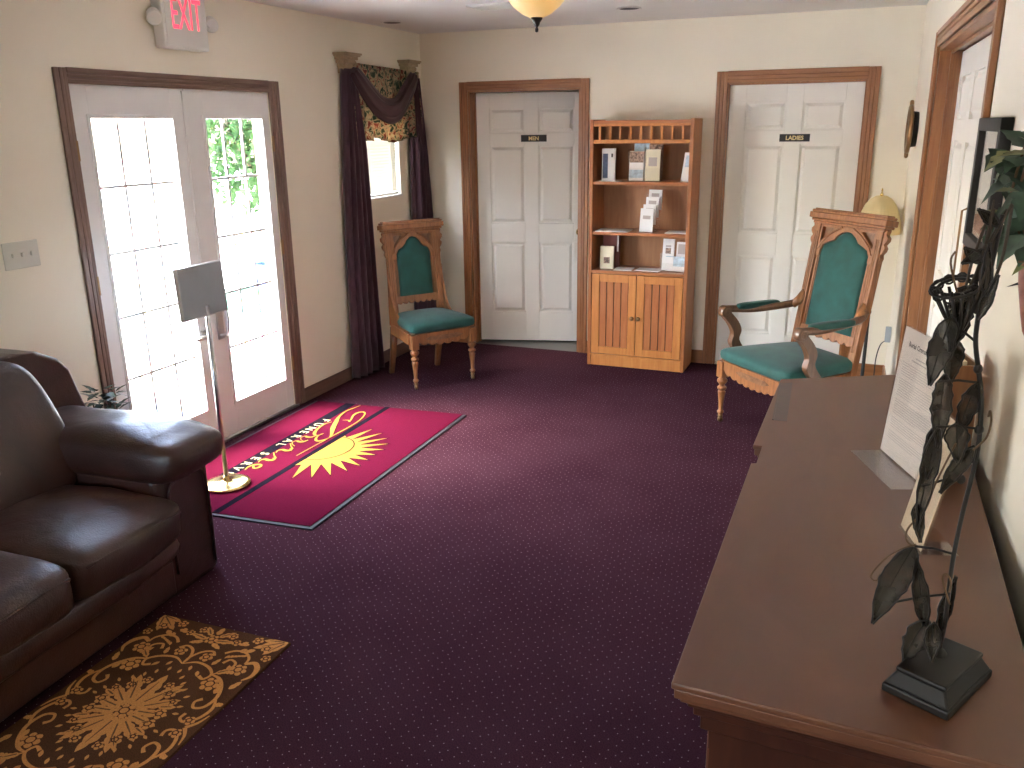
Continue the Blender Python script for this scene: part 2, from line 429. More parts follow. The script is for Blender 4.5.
# casings -----------------------------------------------------------
def casing(name, x0, x1, zt, w, T, mats, d=.018, label=None):
    """profiled casing around an opening; local: x across, z up, -y into the room. w=(left,right,top)"""
    m = MB()
    def prof(a0, a1, b0, b1, horiz):
        for k, (f0, f1, dd) in enumerate(((0, 1, d*.6), (0, .32, d), (.40, .62, d*.9), (.72, 1, d*.75))):
            if horiz: m.box(a0, a1, -dd, 0, b0+(b1-b0)*(1-f1), b0+(b1-b0)*(1-f0), 1, T=T)
            else: m.box(a0+(a1-a0)*f0, a0+(a1-a0)*f1, -dd, 0, b0, b1, 0, T=T)
    prof(x0-w[0], x0, 0, zt+w[2]-.002, False)
    def mir(a0, a1, b0, b1):
        for (f0, f1, dd) in ((0, 1, d*.6), (0, .32, d), (.40, .62, d*.9), (.72, 1, d*.75)):
            m.box(a1-(a1-a0)*f1, a1-(a1-a0)*f0, -dd, 0, b0, b1, 0, T=T)
    mir(x1, x1+w[1], 0, zt+w[2]-.002)
    prof(x0-.002, x1+.002, zt, zt+w[2], True)
    return struct(name, m, mats, label, bevel=.003)
TB = frameT((0, YB, 0), (1,0,0), (0,1,0), (0,0,1))
casing('trim_1', MX0, MX1, MZ, (.067, .068, .067), TB, [M['oak'], M['oak_h']], label='varnished oak casing around the door marked MEN')
casing('trim_2', LX0, LX1, MZ, (.078, .075, .080), TB, [M['oak'], M['oak_h']], label='varnished oak casing around the door marked LADIES')
TL = frameT((XL, 0, 0), (0,1,0), (-1,0,0), (0,0,1))
casing('trim_3', FY0, FY1, FZ, (.070, .095, .068), TL, [M['brown_trim'], M['brown_trim_y']], d=.016, label='brown wooden casing around the glazed double door')
TRW = Matrix.Translation((RWX, 0, 0)) @ Matrix.Rotation(RWA, 4, 'Z') @ frameT((0, 0, 0), (0,1,0), (1,0,0), (0,0,1))
casing('trim_4', OY0, OY1, OZ, (.085, .085, .075), TRW, [M['oak'], M['oak_y']], d=.02, label='oak casing around the white double door in the right wall')
# jamb linings
struct('trim_5', boxes((MX0-.001, MX0+.016, YB, YB+WT, 0, MZ), (MX1-.016, MX1+.001, YB, YB+WT, 0, MZ), (MX0, MX1, YB, YB+WT, MZ-.012, MZ+.001),
   (MX0+.016, MX0+.03, YB+.075, YB+.09, 0, MZ-.012)), M['oak'], 'oak jamb lining of the door marked MEN')
struct('trim_6', boxes((LX0-.001, LX0+.012, YB, YB+WT, 0, MZ), (LX1-.012, LX1+.001, YB, YB+WT, 0, MZ), (LX0, LX1, YB, YB+WT, MZ-.012, MZ+.001)), M['oak'], 'oak jamb lining of the door marked LADIES')
j = MB()
j.box(OY0, OY0+.02, -.0, .14, 0, OZ, T=TRW); j.box(OY1-.02, OY1, 0, .14, 0, OZ, T=TRW); j.box(OY0, OY1, 0, .14, OZ-.02, OZ, T=TRW)
j.box(OY1-.034, OY1-.02, .05, .062, 0, OZ-.02, T=TRW); j.box(OY0, OY1, .05, .062, OZ-.034, OZ-.02, T=TRW)
struct('trim_7', j, M['oak'], 'oak jamb lining of the white double door in the right wall', bevel=.002)
# baseboards
struct('baseboard_left', boxes((XL, XL+.014, YR, FY0-.07, 0, .092), (XL, XL+.014, FY1+.095, YB, 0, .092)), M['brown_trim_y'], bevel=.003)
struct('baseboard_back', boxes((XL+.014, MX0-.067, YB-.014, YB, 0, .10), (MX1+.068, LX0-.078, YB-.014, YB, 0, .10), (LX1+.075, .225, YB-.014, YB, 0, .10)), M['oak_h'], bevel=.003)
b = MB(); b.box(YR, OY0-.085, -.014, 0, 0, .10, T=TRW); b.box(OY1+.085, YB-.02, -.014, 0, 0, .10, T=TRW)
struct('baseboard_right', b, M['oak_y'], bevel=.003)

# ------------------------------------------------------------------ six panel doors
def sixpanel(m, w, h, T=None, t=.035, st=.115):
    """local x 0..w, z 0..h, front face at y=0 looking -y"""
    cols = [(st*.98, w/2-.055), (w/2+.055, w-st*.98)]
    rows = [(.245, .83), (.985, 1.60), (1.695, 1.885)]
    k = h/2.0
    rec = .015
    m.box(0, w, rec, t, 0, h, T=T)
    # stiles and rails
    m.box(0, cols[0][0], 0, rec, 0, h, T=T); m.box(cols[1][1], w, 0, rec, 0, h, T=T); m.box(cols[0][1], cols[1][0], 0, rec, 0, h, T=T)
    zs = [0] + [z*k for r in rows for z in r] + [h]
    for c in cols:
        for a in (0, 2, 4, 6): m.box(c[0], c[1], 0, rec, zs[a], zs[a+1], T=T)
        for r in rows:
            x0, x1, z0, z1 = c[0], c[1], r[0]*k, r[1]*k
            # sloping moulding then raised field
            m.frustum((x0+.012, x1-.012, z0+.012, z1-.012), rec, (x0+.034, x1-.034, z0+.034, z1-.034), .002, T=T)
def knob(parent, x, z, T, mat, name='knob'):
    m = MB()
    K = T @ Matrix.Translation((x, 0, z)) @ Matrix.Rotation(R(90), 4, 'X')
    m.lathe([(.030, 0), (.030, .006), (.012, .010), (.011, .034), (.024, .042), (.029, .054), (.024, .064), (.0, .067)], T=K)
    return m.build(name, mat, parent)
# MEN door, hinged left, standing ajar into the restroom
d1 = structroot('door_1', 'white six-panel door standing ajar with a small black MEN plate', (MX0+.020, YB+.092, 0), R(15))
m = MB(); I = Matrix.Translation((0, 0, .012)); sixpanel(m, .895, 1.985, I); m.build('door_panel', M['white'], d1, bevel=.002)
knob(d1, .835, .925, Matrix.Identity(4), M['brass'])
m = MB(); m.box(.362, .565, -.004, .001, 1.628, 1.680); sp = m.build('sign_plate', M['blackp'], d1)
sp['label'] = 'small black plate reading MEN'
m = MB(); m.text('MEN', .040, frameT((.463, -.0045, 1.640), (1,0,0), (0,0,1), (0,-1,0)), ext=.0006, bold=.0012); m.build('lettering', M['gold'], sp)
# LADIES door
d2 = structroot('door_2', 'closed white six-panel door with a small black LADIES plate', (LX0+.012, YB+.030, 0))
m = MB(); sixpanel(m, LX1-LX0-.024, 1.988, Matrix.Translation((0, 0, .012))); m.build('door_panel', M['white'], d2, bevel=.002)
knob(d2, .815, .93, Matrix.Identity(4), M['brass'])
m = MB(); m.box(.352, .552, -.004, .001, 1.622, 1.672); sp = m.build('sign_plate', M['blackp'], d2)
sp['label'] = 'small black plate reading LADIES'
m = MB(); m.text('LADIES', .038, frameT((.452, -.0045, 1.634), (1,0,0), (0,0,1), (0,-1,0)), ext=.0006, bold=.0012); m.build('lettering', M['gold'], sp)
# right double door (recessed in the deep jamb)
d3 = structroot('door_3', 'white panelled double door set deep in the oak frame of the right wall', (RWX, 0, 0), RWA)
ym = 3.90
for a, bb in ((OY0+.021, ym-.002), (ym+.002, OY1-.021)):
    m = MB(); sixpanel(m, bb-a, OZ-.04, frameT((.10, a, .012), (0,1,0), (1,0,0), (0,0,1)), st=.13); m.build('door_leaf', M['white'], d3, bevel=.002)
m = MB(); m.tube([(.095, ym+.04, 1.13), (.075, ym+.04, 1.14), (.075, ym+.04, 1.40), (.095, ym+.04, 1.41)], .0045); m.build('pull_handle', M['bronze'], d3)
m = MB(); m.box(.094, .101, ym-.014, ym+.014, .012, OZ-.03); m.build('astragal', M['white'], d3)

# French doors
d4 = structroot('door_4', 'white glazed double door with narrow panes letting in glaring daylight')
def leaf(y0, y1, g0, g1, gz0, gz1):
    m = boxes((XL-.045, XL-.002, y0, g0, .015, FZ-.001), (XL-.045, XL-.002, g1, y1, .015, FZ-.001), (XL-.045, XL-.002, g0, g1, .015, gz0), (XL-.045, XL-.002, g0, g1, gz1, FZ-.001))
    # glazing bead
    for (a, b2, c, d) in ((g0-.018, g0, gz0-.018, gz1+.018), (g1, g1+.018, gz0-.018, gz1+.018), (g0, g1, gz0-.018, gz0), (g0, g1, gz1, gz1+.018)):
        m.box(XL-.006, XL+.005, a, b2, c, d)
    L = m.build('door_leaf', M['frame_white'], d4, bevel=.0015)
    m = MB()
    for k in (1, 2): yy = g0+(g1-g0)*k/3; m.box(XL-.030, XL-.018, yy-.007, yy+.007, gz0, gz1)
    for k in range(1, 5): zz = gz0+(gz1-gz0)*k/5; m.box(XL-.031, XL-.017, g0, g1, zz-.007, zz+.007)
    m.build('muntin_grille', M['frame_white'], L)
    boxes((XL-.026, XL-.022, g0, g1, gz0, gz1)).build('pane', M['glass'], L)
    return L
la = leaf(FY0+.004, 3.742, 3.118, 3.640, .225, 1.808)
lb = leaf(3.746, FY1-.004, 3.886, 4.368, .206, 1.808)
m = boxes((XL-.004, XL+.006, 3.725, 3.752, .02, FZ-.01)); m.build('astragal', M['frame_white'], d4, bevel=.002)
m = boxes((XL, XL+.008, 3.795, 3.845, .60, .84)); hp = m.build('handle_plate', M['steel'], d4, bevel=.003)
m = MB(); m.tube(smooth([(XL+.008, 3.815, .815), (XL+.05, 3.82, .80), (XL+.062, 3.82, .72), (XL+.05, 3.82, .64), (XL+.008, 3.815, .625)]), .010); m.build('pull_handle', M['steel'], hp)
m = MB(); m.tube([(XL, 3.68, .655), (XL+.05, 3.68, .655), (XL+.052, 3.66, .655), (XL+.052, 3.56, .652)], [.012, .012, .012, .010]); m.lathe([(.028,0),(.028,.008),(.01,.01)], T=frameT((XL, 3.68, .655), (0,1,0), (0,0,1), (1,0,0))); m.build('lever_handle', M['steel'], d4)
for yy in (FY0-.004, FY1+.004):
    for zz in (.25, 1.0, 1.62): boxes((XL+.002, XL+.014, yy-.005, yy+.005, zz, zz+.09)).build('hinge', M['bronze'], d4)
struct('trim_8', boxes((XL-WT, XL+.02, FY0-.02, FY1+.02, 0, .014)), M['steel'], 'low metal threshold under the glazed double door')

# left wall window --------------------------------------------------
w1 = struct('window_1', boxes((XL-.11, XL-.06, WY0, WY0+.04, WZ0, WZ1), (XL-.11, XL-.06, WY1-.04, WY1, WZ0, WZ1), (XL-.11, XL-.06, WY0, WY1, WZ0, WZ0+.04),
    (XL-.11, XL-.06, WY0, WY1, WZ1-.04, WZ1), (XL-.11, XL-.07, WY0, WY1, 1.64, 1.68), (XL-.06, XL+.012, WY0-.0, WY1+.0, WZ0-.0, WZ0+.012)), M['frame_white'], 'small window half hidden by a floral valance')
boxes((XL-.09, XL-.086, WY0+.03, WY1-.03, WZ0+.03, WZ1-.03)).build('pane', M['glass'], w1)
bl = thing('window_blind', 'white horizontal slat blind in the small window under the floral valance', 'blind', (XL-.03, (WY0+WY1)/2, WZ0+.01))
hw = (WY1-WY0)/2-.012
boxes((-.018, .018, -hw, hw, .785, .82)).build('head_rail', M['plastic_w'], bl)
boxes((-.012, .012, -hw, hw, .004, .02)).build('bottom_rail', M['plastic_w'], bl)
m = MB()
for k in range(34):
    z = .04+k*.022; T = Matrix.Translation((0, 0, z)) @ Matrix.Rotation(R(58), 4, 'Y'); m.box(-.0135, .0125, -hw, hw, -.0008, .0008, T=T)
m.build('slats', M['blind'], bl)
for yy in (-.2, .2): boxes((.012, .0135, yy-.004, yy+.004, .02, .79)).build('ladder_tape', M['plastic_w'], bl)

# curtains ----------------------------------------------------------
def drape(name, label, spec, folds, mat, seed, group='long burgundy curtain panels'):
    """spec: list of (z, y0, y1, xoff, depth)"""
    root = thing(name, label, 'curtain', (XL, (spec[-1][1]+spec[-1][2])/2, spec[-1][0]), group=None)
    oy, oz = (spec[-1][1]+spec[-1][2])/2, spec[-1][0]
    rings = []; NZ = 40
    zs = [spec[0][0]+(spec[-1][0]-spec[0][0])*i/NZ for i in range(NZ+1)]
    for z in zs:
        for a, b in zip(spec, spec[1:]):
            if b[0] <= z+1e-9 <= a[0]+1e-6: break
        t = (a[0]-z)/(a[0]-b[0]); y0, y1, xo, dp = [a[i]+(b[i]-a[i])*t for i in (1, 2, 3, 4)]
        r = []; n = 60
        for k in range(n+1):
            s = k/n; w = .5+.5*math.cos(2*PI*folds*s+seed+.4*math.sin(z*2+seed)); w = w**.8
            x = xo+dp*(.25+.75*w) * (1 if 0 < k < n else .3)
            r.append((x, y0+(y1-y0)*s-oy+.006*math.sin(9*s+z*3), z-oz))
        for k in range(n, -1, -1):
            r.append((max(.004, r[k][0]-.018), r[k][1], r[k][2]))
        rings.append(r)
    m = MB(); m.loft(rings, closed=True, cap=True)
    m.build('cloth_panel', mat, root)
    return root
drape('curtain', 'long dark burgundy curtain nearest the glazed double door', [(2.13, 5.215, 5.325, .02, .05), (1.6, 5.17, 5.385, .02, .07), (.9, 5.12, 5.40, .02, .085), (.02, 5.09, 5.42, .02, .095)], 4, M['curtain'], .4)
drape('curtain', 'long dark burgundy curtain in the room corner behind the armless chair', [(2.11, 6.16, 6.25, .02, .05), (1.6, 6.13, 6.30, .02, .07), (.9, 6.10, 6.35, .02, .09), (.02, 6.08, 6.37, .02, .10)], 4, M['curtain'], 1.9)
# floral valance
vr = thing('valance', 'floral valance across the top of the small window', 'valance', (XL, 5.79, 1.68))
rings = []
for i in range(13):
    t = i/12; r = []
    for k in range(81):
        s = k/80; y = 5.30+.96*s-5.79
        low = 1.675+.02*math.sin(s*9)-(.03 if s < .25 else 0)
        z = 2.175-.02*s+(low-2.175)*t
        x = .045+.03*(.5+.5*math.cos(2*PI*9*s+.6*t))*(.3+.7*t)
        r.append((x, y, z-1.68))
    rings.append(r)
m = MB(); m.loft(rings, closed=False); m.build('cloth_panel', M['valance'], vr, solid=.003)
m = MB(); m.tube([(.035, -.52, .487), (.035, .50, .470)], .010); m.build('rod', M['corbel'], vr)
# swag
sw = thing('curtain_swag', 'wine coloured swag draped in a deep V over the floral valance', 'swag', (XL, 5.79, 1.80))
pts = smooth([(.085, 5.27, 2.12), (.092, 5.32, 2.075), (.098, 5.42, 1.985), (.105, 5.555, 1.895), (.11, 5.68, 1.862), (.108, 5.82, 1.888), (.105, 5.95, 1.985), (.10, 6.07, 2.085), (.09, 6.11, 2.125)], 6)
rings = []; n = len(pts)
for i, p in enumerate(pts):
    a = Vector(pts[max(0, i-1)]); b2 = Vector(pts[min(n-1, i+1)]); d = (b2-a).normalized(); u = Vector((1, 0, 0)); v = d.cross(u).normalized()
    s = i/(n-1); wv = .026+.050*math.sin(PI*s)**.7; dp = .030
    r = []
    for k in range(28):
        an = 2*PI*k/28; q = 1+.20*math.cos(7*an+1.5*s*4)
        c = Vector(p)+u*math.cos(an)*dp*q+v*math.sin(an)*wv*q-Vector((0, 5.79, 1.80)); r.append(tuple(c))
    rings.append(r)
m = MB(); m.loft(rings, cap=True); m.build('cloth_swag', M['curtain_red'], sw)
# corbels
def corbel(y0, y1, z1, label):
    y1 = y0+(y1-y0)*.70
    r = thing('curtain_corbel', label, 'corbel', (XL, (y0+y1)/2, z1-.13), group=None)
    h = (y1-y0)/2; m = MB()
    for (f, dep, a, b) in ((1, .105, .115, .128), (.93, .098, .105, .115), (.80, .085, .085, .105), (.66, .07, .06, .085), (.55, .06, .035, .06), (.50, .05, .0, .035)):
        m.box(0, dep, -h*f, h*f, a, b)
    m.build('bracket', M['corbel'], r, bevel=.004)
    for s in (-1, 1):
        m = MB(); m.tube([(.062+.010*math.cos(t), s*(h*.62)+.012*math.sin(t)*(1-t/12), .065+.012*math.sin(t)) for t in [i*.6 for i in range(12)]], .005); m.build('scroll_ornament', M['corbel'], r)
corbel(5.165, 5.455, 2.232, 'beige scrolled corbel over the curtain nearest the glazed door')
corbel(6.03, 6.31, 2.235, 'beige scrolled corbel over the curtain in the corner')

# ------------------------------------------------------------------ ceiling items
for x, y, lb_ in ((-3.149, 5.611, 'dark recessed ceiling downlight nearest the window'), (-1.492, 5.664, 'dark recessed ceiling downlight above the bookcase')):
    r = thing('recessed_light', lb_, 'ceiling light', (x, y, H), group='recessed ceiling downlights')
    m = MB(); m.lathe([(.075, -.001), (.078, -.006), (.066, -.007), (.064, -.001)], seg=32); m.build('trim_ring', M['ceil'], r)
    m = MB(); m.lathe([(.065, -.001), (.060, -.0045), (.0001, -.003)], seg=32); m.build('baffle', M['dark_hole'], r)
r = thing('ceiling_vent', 'flat grey air vent in the ceiling beside the bowl light', 'vent', (-2.18, 5.16, H))
boxes((-.15, .15, -.10, -.09, -.012, 0), (-.15, .15, .09, .10, -.012, 0), (-.15, -.14, -.09, .09, -.012, 0), (.14, .15, -.09, .09, -.012, 0)).build('frame', M['plastic_w'], r)
m = MB()
for k in range(8): m.box(-.14, .14, -.086+k*.0225, -.078+k*.0225, -.010, -.002)
m.build('louvres', M['plastic_w'], r)
boxes((-.14, .14, -.09, .09, -.0015, -.0005)).build('duct_opening', M['dark_hole'], r)
def bowl_light(x, y, label):
    r = thing('bowl_ceiling_light', label, 'ceiling light', (x, y, 0))
    m = MB(); m.lathe([(.001, 2.163), (.030, 2.166), (.060, 2.180), (.095, 2.208), (.125, 2.245), (.150, 2.290), (.165, 2.325), (.180, 2.345), (.184, 2.352), (.178, 2.352), (.160, 2.325), (.12, 2.252), (.06, 2.19), (.001, 2.172)], seg=48); m.build('glass_bowl', M['bowl'], r)
    m = MB(); m.lathe([(.0005, 2.110), (.006, 2.113), (.007, 2.122), (.004, 2.130), (.010, 2.136), (.014, 2.148), (.022, 2.158), (.024, 2.166), (.003, 2.168)], seg=20); m.build('finial', M['black'], r)
    m = MB(); m.lathe([(.085, 2.4449), (.085, 2.425), (.05, 2.405), (.012, 2.40), (.010, 2.17)], seg=28); m.build('canopy', M['bronze'], r)
    m = MB()
    for k in range(3):
        a = k*2*PI/3+.3; m.tube([(.04*math.cos(a), .04*math.sin(a), 2.41), (.10*math.cos(a), .10*math.sin(a), 2.40), (.172*math.cos(a), .172*math.sin(a), 2.35)], .006)
    m.build('support_arms', M['bronze'], r)
    return r
bowl_light(-1.302, 3.5, 'cream alabaster bowl light with dark finial hanging from the ceiling')
bowl_light(-1.45, -.9, 'cream bowl light added behind the viewpoint as an unseen source of warm fill')  # second fixture is added out of view to carry the warm fill lamp

# EXIT sign -----------------------------------------------------------
ex = thing('exit_sign', 'white emergency sign with red EXIT letters and two lamp heads above the glazed door', 'exit sign', (XL, 3.75, 2.14))
boxes((0, .068, -.165, .152, .004, .275)).build('housing', M['plastic_w'], ex, bevel=.008)
boxes((.066, .072, -.150, .140, .015, .262)).build('face_plate', M['plastic_w'], ex, bevel=.002)
m = MB(); m.text('EXIT', .215, frameT((.0725, -.002, .098), (0,1,0), (0,0,1), (1,0,0)), ext=.001, bold=.0, xs=.50); m.build('lettering', M['red'], ex)
for s, yy in ((-1, -.205), (1, .205)):
    T = Matrix.Translation((.050, yy, .14)) @ Vector((.62, -.60, -.50)).to_track_quat('Z', 'Y').to_matrix().to_4x4()
    m = MB(); m.lathe([(.012, -.05), (.030, -.045), (.036, -.01), (.036, .010), (.030, .012)], T=T, seg=24); lh = m.build('lamp_head', M['plastic_w'], ex)
    m = MB(); m.lathe([(.029, .004), (.015, .009), (.001, .010)], T=T, seg=24); m.build('lens', M['steel'], lh)
    m = MB(); m.tube([(.03, yy+(.04 if s < 0 else -.04), .12), (.04, yy, .135)], .012); m.build('bracket', M['plastic_w'], ex)
# switch plate
swp = thing('light_switch_plate', 'ivory three-gang light switch plate left of the glazed door', 'light switch', (XL, 2.643, 1.187))
boxes((0, .006, -.087, .087, 0, .115)).build('cover_plate', M['switch'], swp, bevel=.003)
for yy in (-.046, 0, .046):
    m = MB(); m.box(.005, .018, yy-.005, yy+.005, .050, .068); m.build('toggle', M['switch'], swp, bevel=.002)

# ------------------------------------------------------------------ bookcase
BX0, BX1, BF, BB = -1.862, -1.128, 6.075, 6.385
bk = thing('bookcase', 'honey coloured wooden bookcase with spindle gallery and two slatted doors between the restroom doors', 'bookcase', ((BX0+BX1)/2, BF, 0))
W2 = (BX1-BX0)/2; DP = BB-BF
boxes((-W2, -W2+.026, 0, DP, 0, 1.785)).build('side_panel', M['case'], bk, bevel=.004)
boxes((W2-.026, W2, 0, DP, 0, 1.785)).build('side_panel', M['case'], bk, bevel=.004)
boxes((-W2+.026, W2-.026, .004, DP, 1.755, 1.778)).build('top_panel', M['case_h'], bk, bevel=.003)
boxes((-W2+.026, W2-.026, DP-.012, DP-.004, .02, 1.756)).build('back_panel', M['case_back'], bk)
for z in (1.360, 1.003): boxes((-W2+.026, W2-.026, .012, DP-.012, z-.022, z)).build('shelf', M['case_h'], bk, bevel=.003)
boxes((-W2+.026, W2-.026, -.004, DP-.012, .703, .725)).build('shelf', M['case_h'], bk, bevel=.003)
boxes((-W2+.026, W2-.026, .004, .024, 1.737, 1.756), (-W2+.026, W2-.026, .004, .024, 1.622, 1.648)).build('gallery_rail', M['case_light'], bk, bevel=.003)
for k in range(9):
    x = -W2+.026+(2*W2-.052)*(k+.62)/9.3; boxes((x-.009, x+.009, .006, .020, 1.647, 1.738)).build('spindle', M['case_light'], bk, bevel=.003)
boxes((-W2+.026, W2-.026, .006, .022, 0, .088)).build('plinth', M['case_light'], bk, bevel=.004)
boxes((-W2+.02, W2-.02, -.004, .02, .080, .092)).build('base_moulding', M['case_light'], bk, bevel=.004)
for s in (-1, 1):
    x0, x1 = (-W2+.030, -.002) if s < 0 else (.002, W2-.030)
    m = boxes((x0, x0+.058, 0, .02, .096, .699), (x1-.058, x1, 0, .02, .096, .699), (x0+.058, x1-.058, 0, .02, .096, .150), (x0+.058, x1-.058, 0, .02, .640, .699))
    dr = m.build('cabinet_door', M['case_light'], bk, bevel=.003)
    m = MB(); nsl = 4; wv = (x1-x0-.116)/nsl
    for k in range(nsl): m.box(x0+.058+k*wv+.003, x0+.058+(k+1)*wv-.003, .006, .016, .150, .640)
    m.build('slats', M['case_red'], dr, bevel=.002)
    boxes((x0+.056, x1-.056, .016, .020, .148, .642)).build('backing', M['cherry_dark'], dr)
    m = MB(); kx = x1-.022 if s < 0 else x0+.022
    m.lathe([(.008, 0), (.007, .010), (.015, .018), (.016, .026), (.009, .032), (.0, .033)], T=frameT((kx, 0, .383), (1,0,0), (0,0,1), (0,-1,0)), seg=20); m.build('knob', M['bronze'], dr)

def standing(name, label, cat, x, y, z, w, h, d, mat, lean=8, rz=0, extra=None, group=None):
    """upright card/box: local x width, z height, front at y=0 leaning back"""
    r = thing(name, label, cat, (x, y, z), R(rz), group)
    T = Matrix.Rotation(R(-lean), 4, 'X')
    m = MB(); m.box(-w/2, w/2, 0, d, 0, h, T=T); m.build('sheet', mat, r)
    for (x0, x1, z0, z1, mm) in (extra or []):
        m = MB(); m.box(x0, x1, -.0012, 0, z0, z1, T=T); m.build('print', M[mm], r)
    return r
SY = BF+.06
# top shelf
standing('boxed_booklet', 'white boxed booklet with a dark blue panel on the top shelf, left', 'booklet', -1.748, SY+.03, 1.361, .095, .225, .05, M['paper'], 0, 8, [(-.040, -.004, .02, .19, 'blue'), (.020, .032, .165, .19, 'ink')])
r = thing('brochure_holder', 'clear four-pocket brochure holder in the middle of the top shelf', 'brochure holder', (-1.485, SY+.02, 1.361))
boxes((-.118, -.115, 0, .08, 0, .22), (.115, .118, 0, .08, 0, .22), (-.118, .118, 0, .003, 0, .09), (-.118, .118, .085, .088, 0, .29), (-.118, .118, .04, .043, .08, .20), (-.118, .118, 0, .088, 0, .003)).build('acrylic_stand', M['acrylic'], r)
def brochure(x, y, z, w, h, mat, label, ex=None, lean=5, rz=0, cat='brochure', grp=None, d=.012):
    return standing('brochure', label, cat, x, y, z, w, h, d, mat, lean, rz, ex, grp)
brochure(-1.543, SY+.026, 1.365, .105, .205, M['paper'], 'white leaflet with a photo in the front left pocket of the clear holder', [(-.05, .05, .125, .20, 'photo'), (-.05, .05, .02, .075, 'sky_print')])
brochure(-1.427, SY+.026, 1.365, .105, .215, M['paper_cream'], 'cream leaflet in the front right pocket of the clear holder', [(-.03, .03, .10, .16, 'ink_grey')])
brochure(-1.520, SY+.070, 1.377, .11, .265, M['paper'], 'white leaflet standing in the rear left pocket of the clear holder', [(-.05, .05, .19, .25, 'sky_print')])
brochure(-1.420, SY+.070, 1.377, .105, .235, M['photo'], 'dark photo leaflet standing in the rear right pocket of the clear holder')
standing('leaning_pamphlet', 'white pamphlet leaning against the right side of the top shelf', 'pamphlet', -1.196, SY+.04, 1.361, .075, .20, .008, M['paper'], 12, -25, [(-.02, .03, .10, .18, 'sky_print')])
# flat papers
def flat(x, y, z, w, d, label, rz=0, mat='paper', n=3):
    r = thing('paper_stack', label, 'papers', (x, y, z), R(rz)); m = MB()
    for k in range(n): a = R(rnd.uniform(-3, 3)); m.box(-w/2, w/2, -d/2, d/2, .0005+k*.002, .0022+k*.002, T=Matrix.Rotation(a, 4, 'Z'))
    m.build('sheets', M[mat], r)
flat(-1.72, SY+.02-.03, 1.3605, .15, .055, 'papers lying in front of the boxed booklet on the top shelf', n=2)
flat(-1.70, SY+.04, 1.0035, .24, .16, 'flat papers lying on the left of the middle shelf')
flat(-1.235, SY+.05, 1.0035, .15, .15, 'flat papers lying on the right of the middle shelf')
flat(-1.615, SY+.035, .7255, .13, .14, 'flat white papers on the lowest open shelf beside the photo card', 6)
flat(-1.43, SY+.045, .7255, .18, .13, 'flat grey papers on the lowest open shelf left of the leaflet rack', -4)
# stepped rack of cards on middle shelf
r = thing('tiered_card_rack', 'tiered rack of white cards rising on the middle shelf', 'card rack', (-1.455, SY+.0, 1.004), R(-14))
m = MB()
for k in range(4): m.box(-.055, .055, .012+k*.034, .015+k*.034, 0, .10+k*.052)
m.box(-.056, .056, 0, .13, 0, .003); m.build('acrylic_stand', M['acrylic'], r)
for k in range(4):
    T = Matrix.Translation((.004*k, .002+k*.034, .004+k*.050)) @ Matrix.Rotation(R(-6), 4, 'X')
    m = MB(); m.box(-.052, .052, 0, .008, 0, .165 if k == 0 else .14, T=T)
    c = m.build('card', M['paper'], r)
    m = MB(); m.box(-.03, .03, -.001, 0, .09, .115, T=T); m.build('print', M['ink_grey'], c)
# lowest open shelf
standing('photo_card', 'white card with a small dark portrait standing on the lowest open shelf', 'card', -1.745, SY+.02, .726, .10, .165, .03, M['paper_cream'], 2, 5, [(-.022, .022, .04, .085, 'photo'), (-.008, .008, .05, .075, 'ink')])
standing('maroon_box', 'maroon box standing behind the portrait card', 'box', -1.732, SY+.085, .726, .12, .245, .06, M['maroon_card'], 0, 5, [(.045, .058, .12, .24, 'paper')])
r = thing('leaflet_rack', 'clear two-pocket leaflet rack at the right of the lowest open shelf', 'leaflet rack', (-1.245, SY+.015, .726), R(-8))
boxes((-.105, -.102, 0, .08, 0, .13), (.102, .105, 0, .08, 0, .13), (-.105, .105, 0, .003, 0, .06), (-.105, .105, .08, .083, 0, .19), (-.105, .105, 0, .083, 0, .003)).build('acrylic_stand', M['acrylic'], r)
brochure(-1.300, SY+.050, .731, .085, .225, M['paper'], 'white leaflet with a portrait in the left of the clear rack', [(-.02, .02, .12, .16, 'photo'), (-.02, .02, .165, .18, 'ink_grey')], 6, -8)
brochure(-1.200, SY+.050, .731, .085, .205, M['paper'], 'white leaflet with a grey floral print in the right of the clear rack', [(-.03, .035, .12, .19, 'ink_grey')], 6, -8)
brochure(-1.232, SY+.022, .731, .16, .105, M['sky_print'], 'pale blue and white leaflet lying across the front of the clear rack', [(-.08, -.02, .0, .10, 'paper'), (-.02, .08, 0, .035, 'paper')], 6, -8, d=.008)

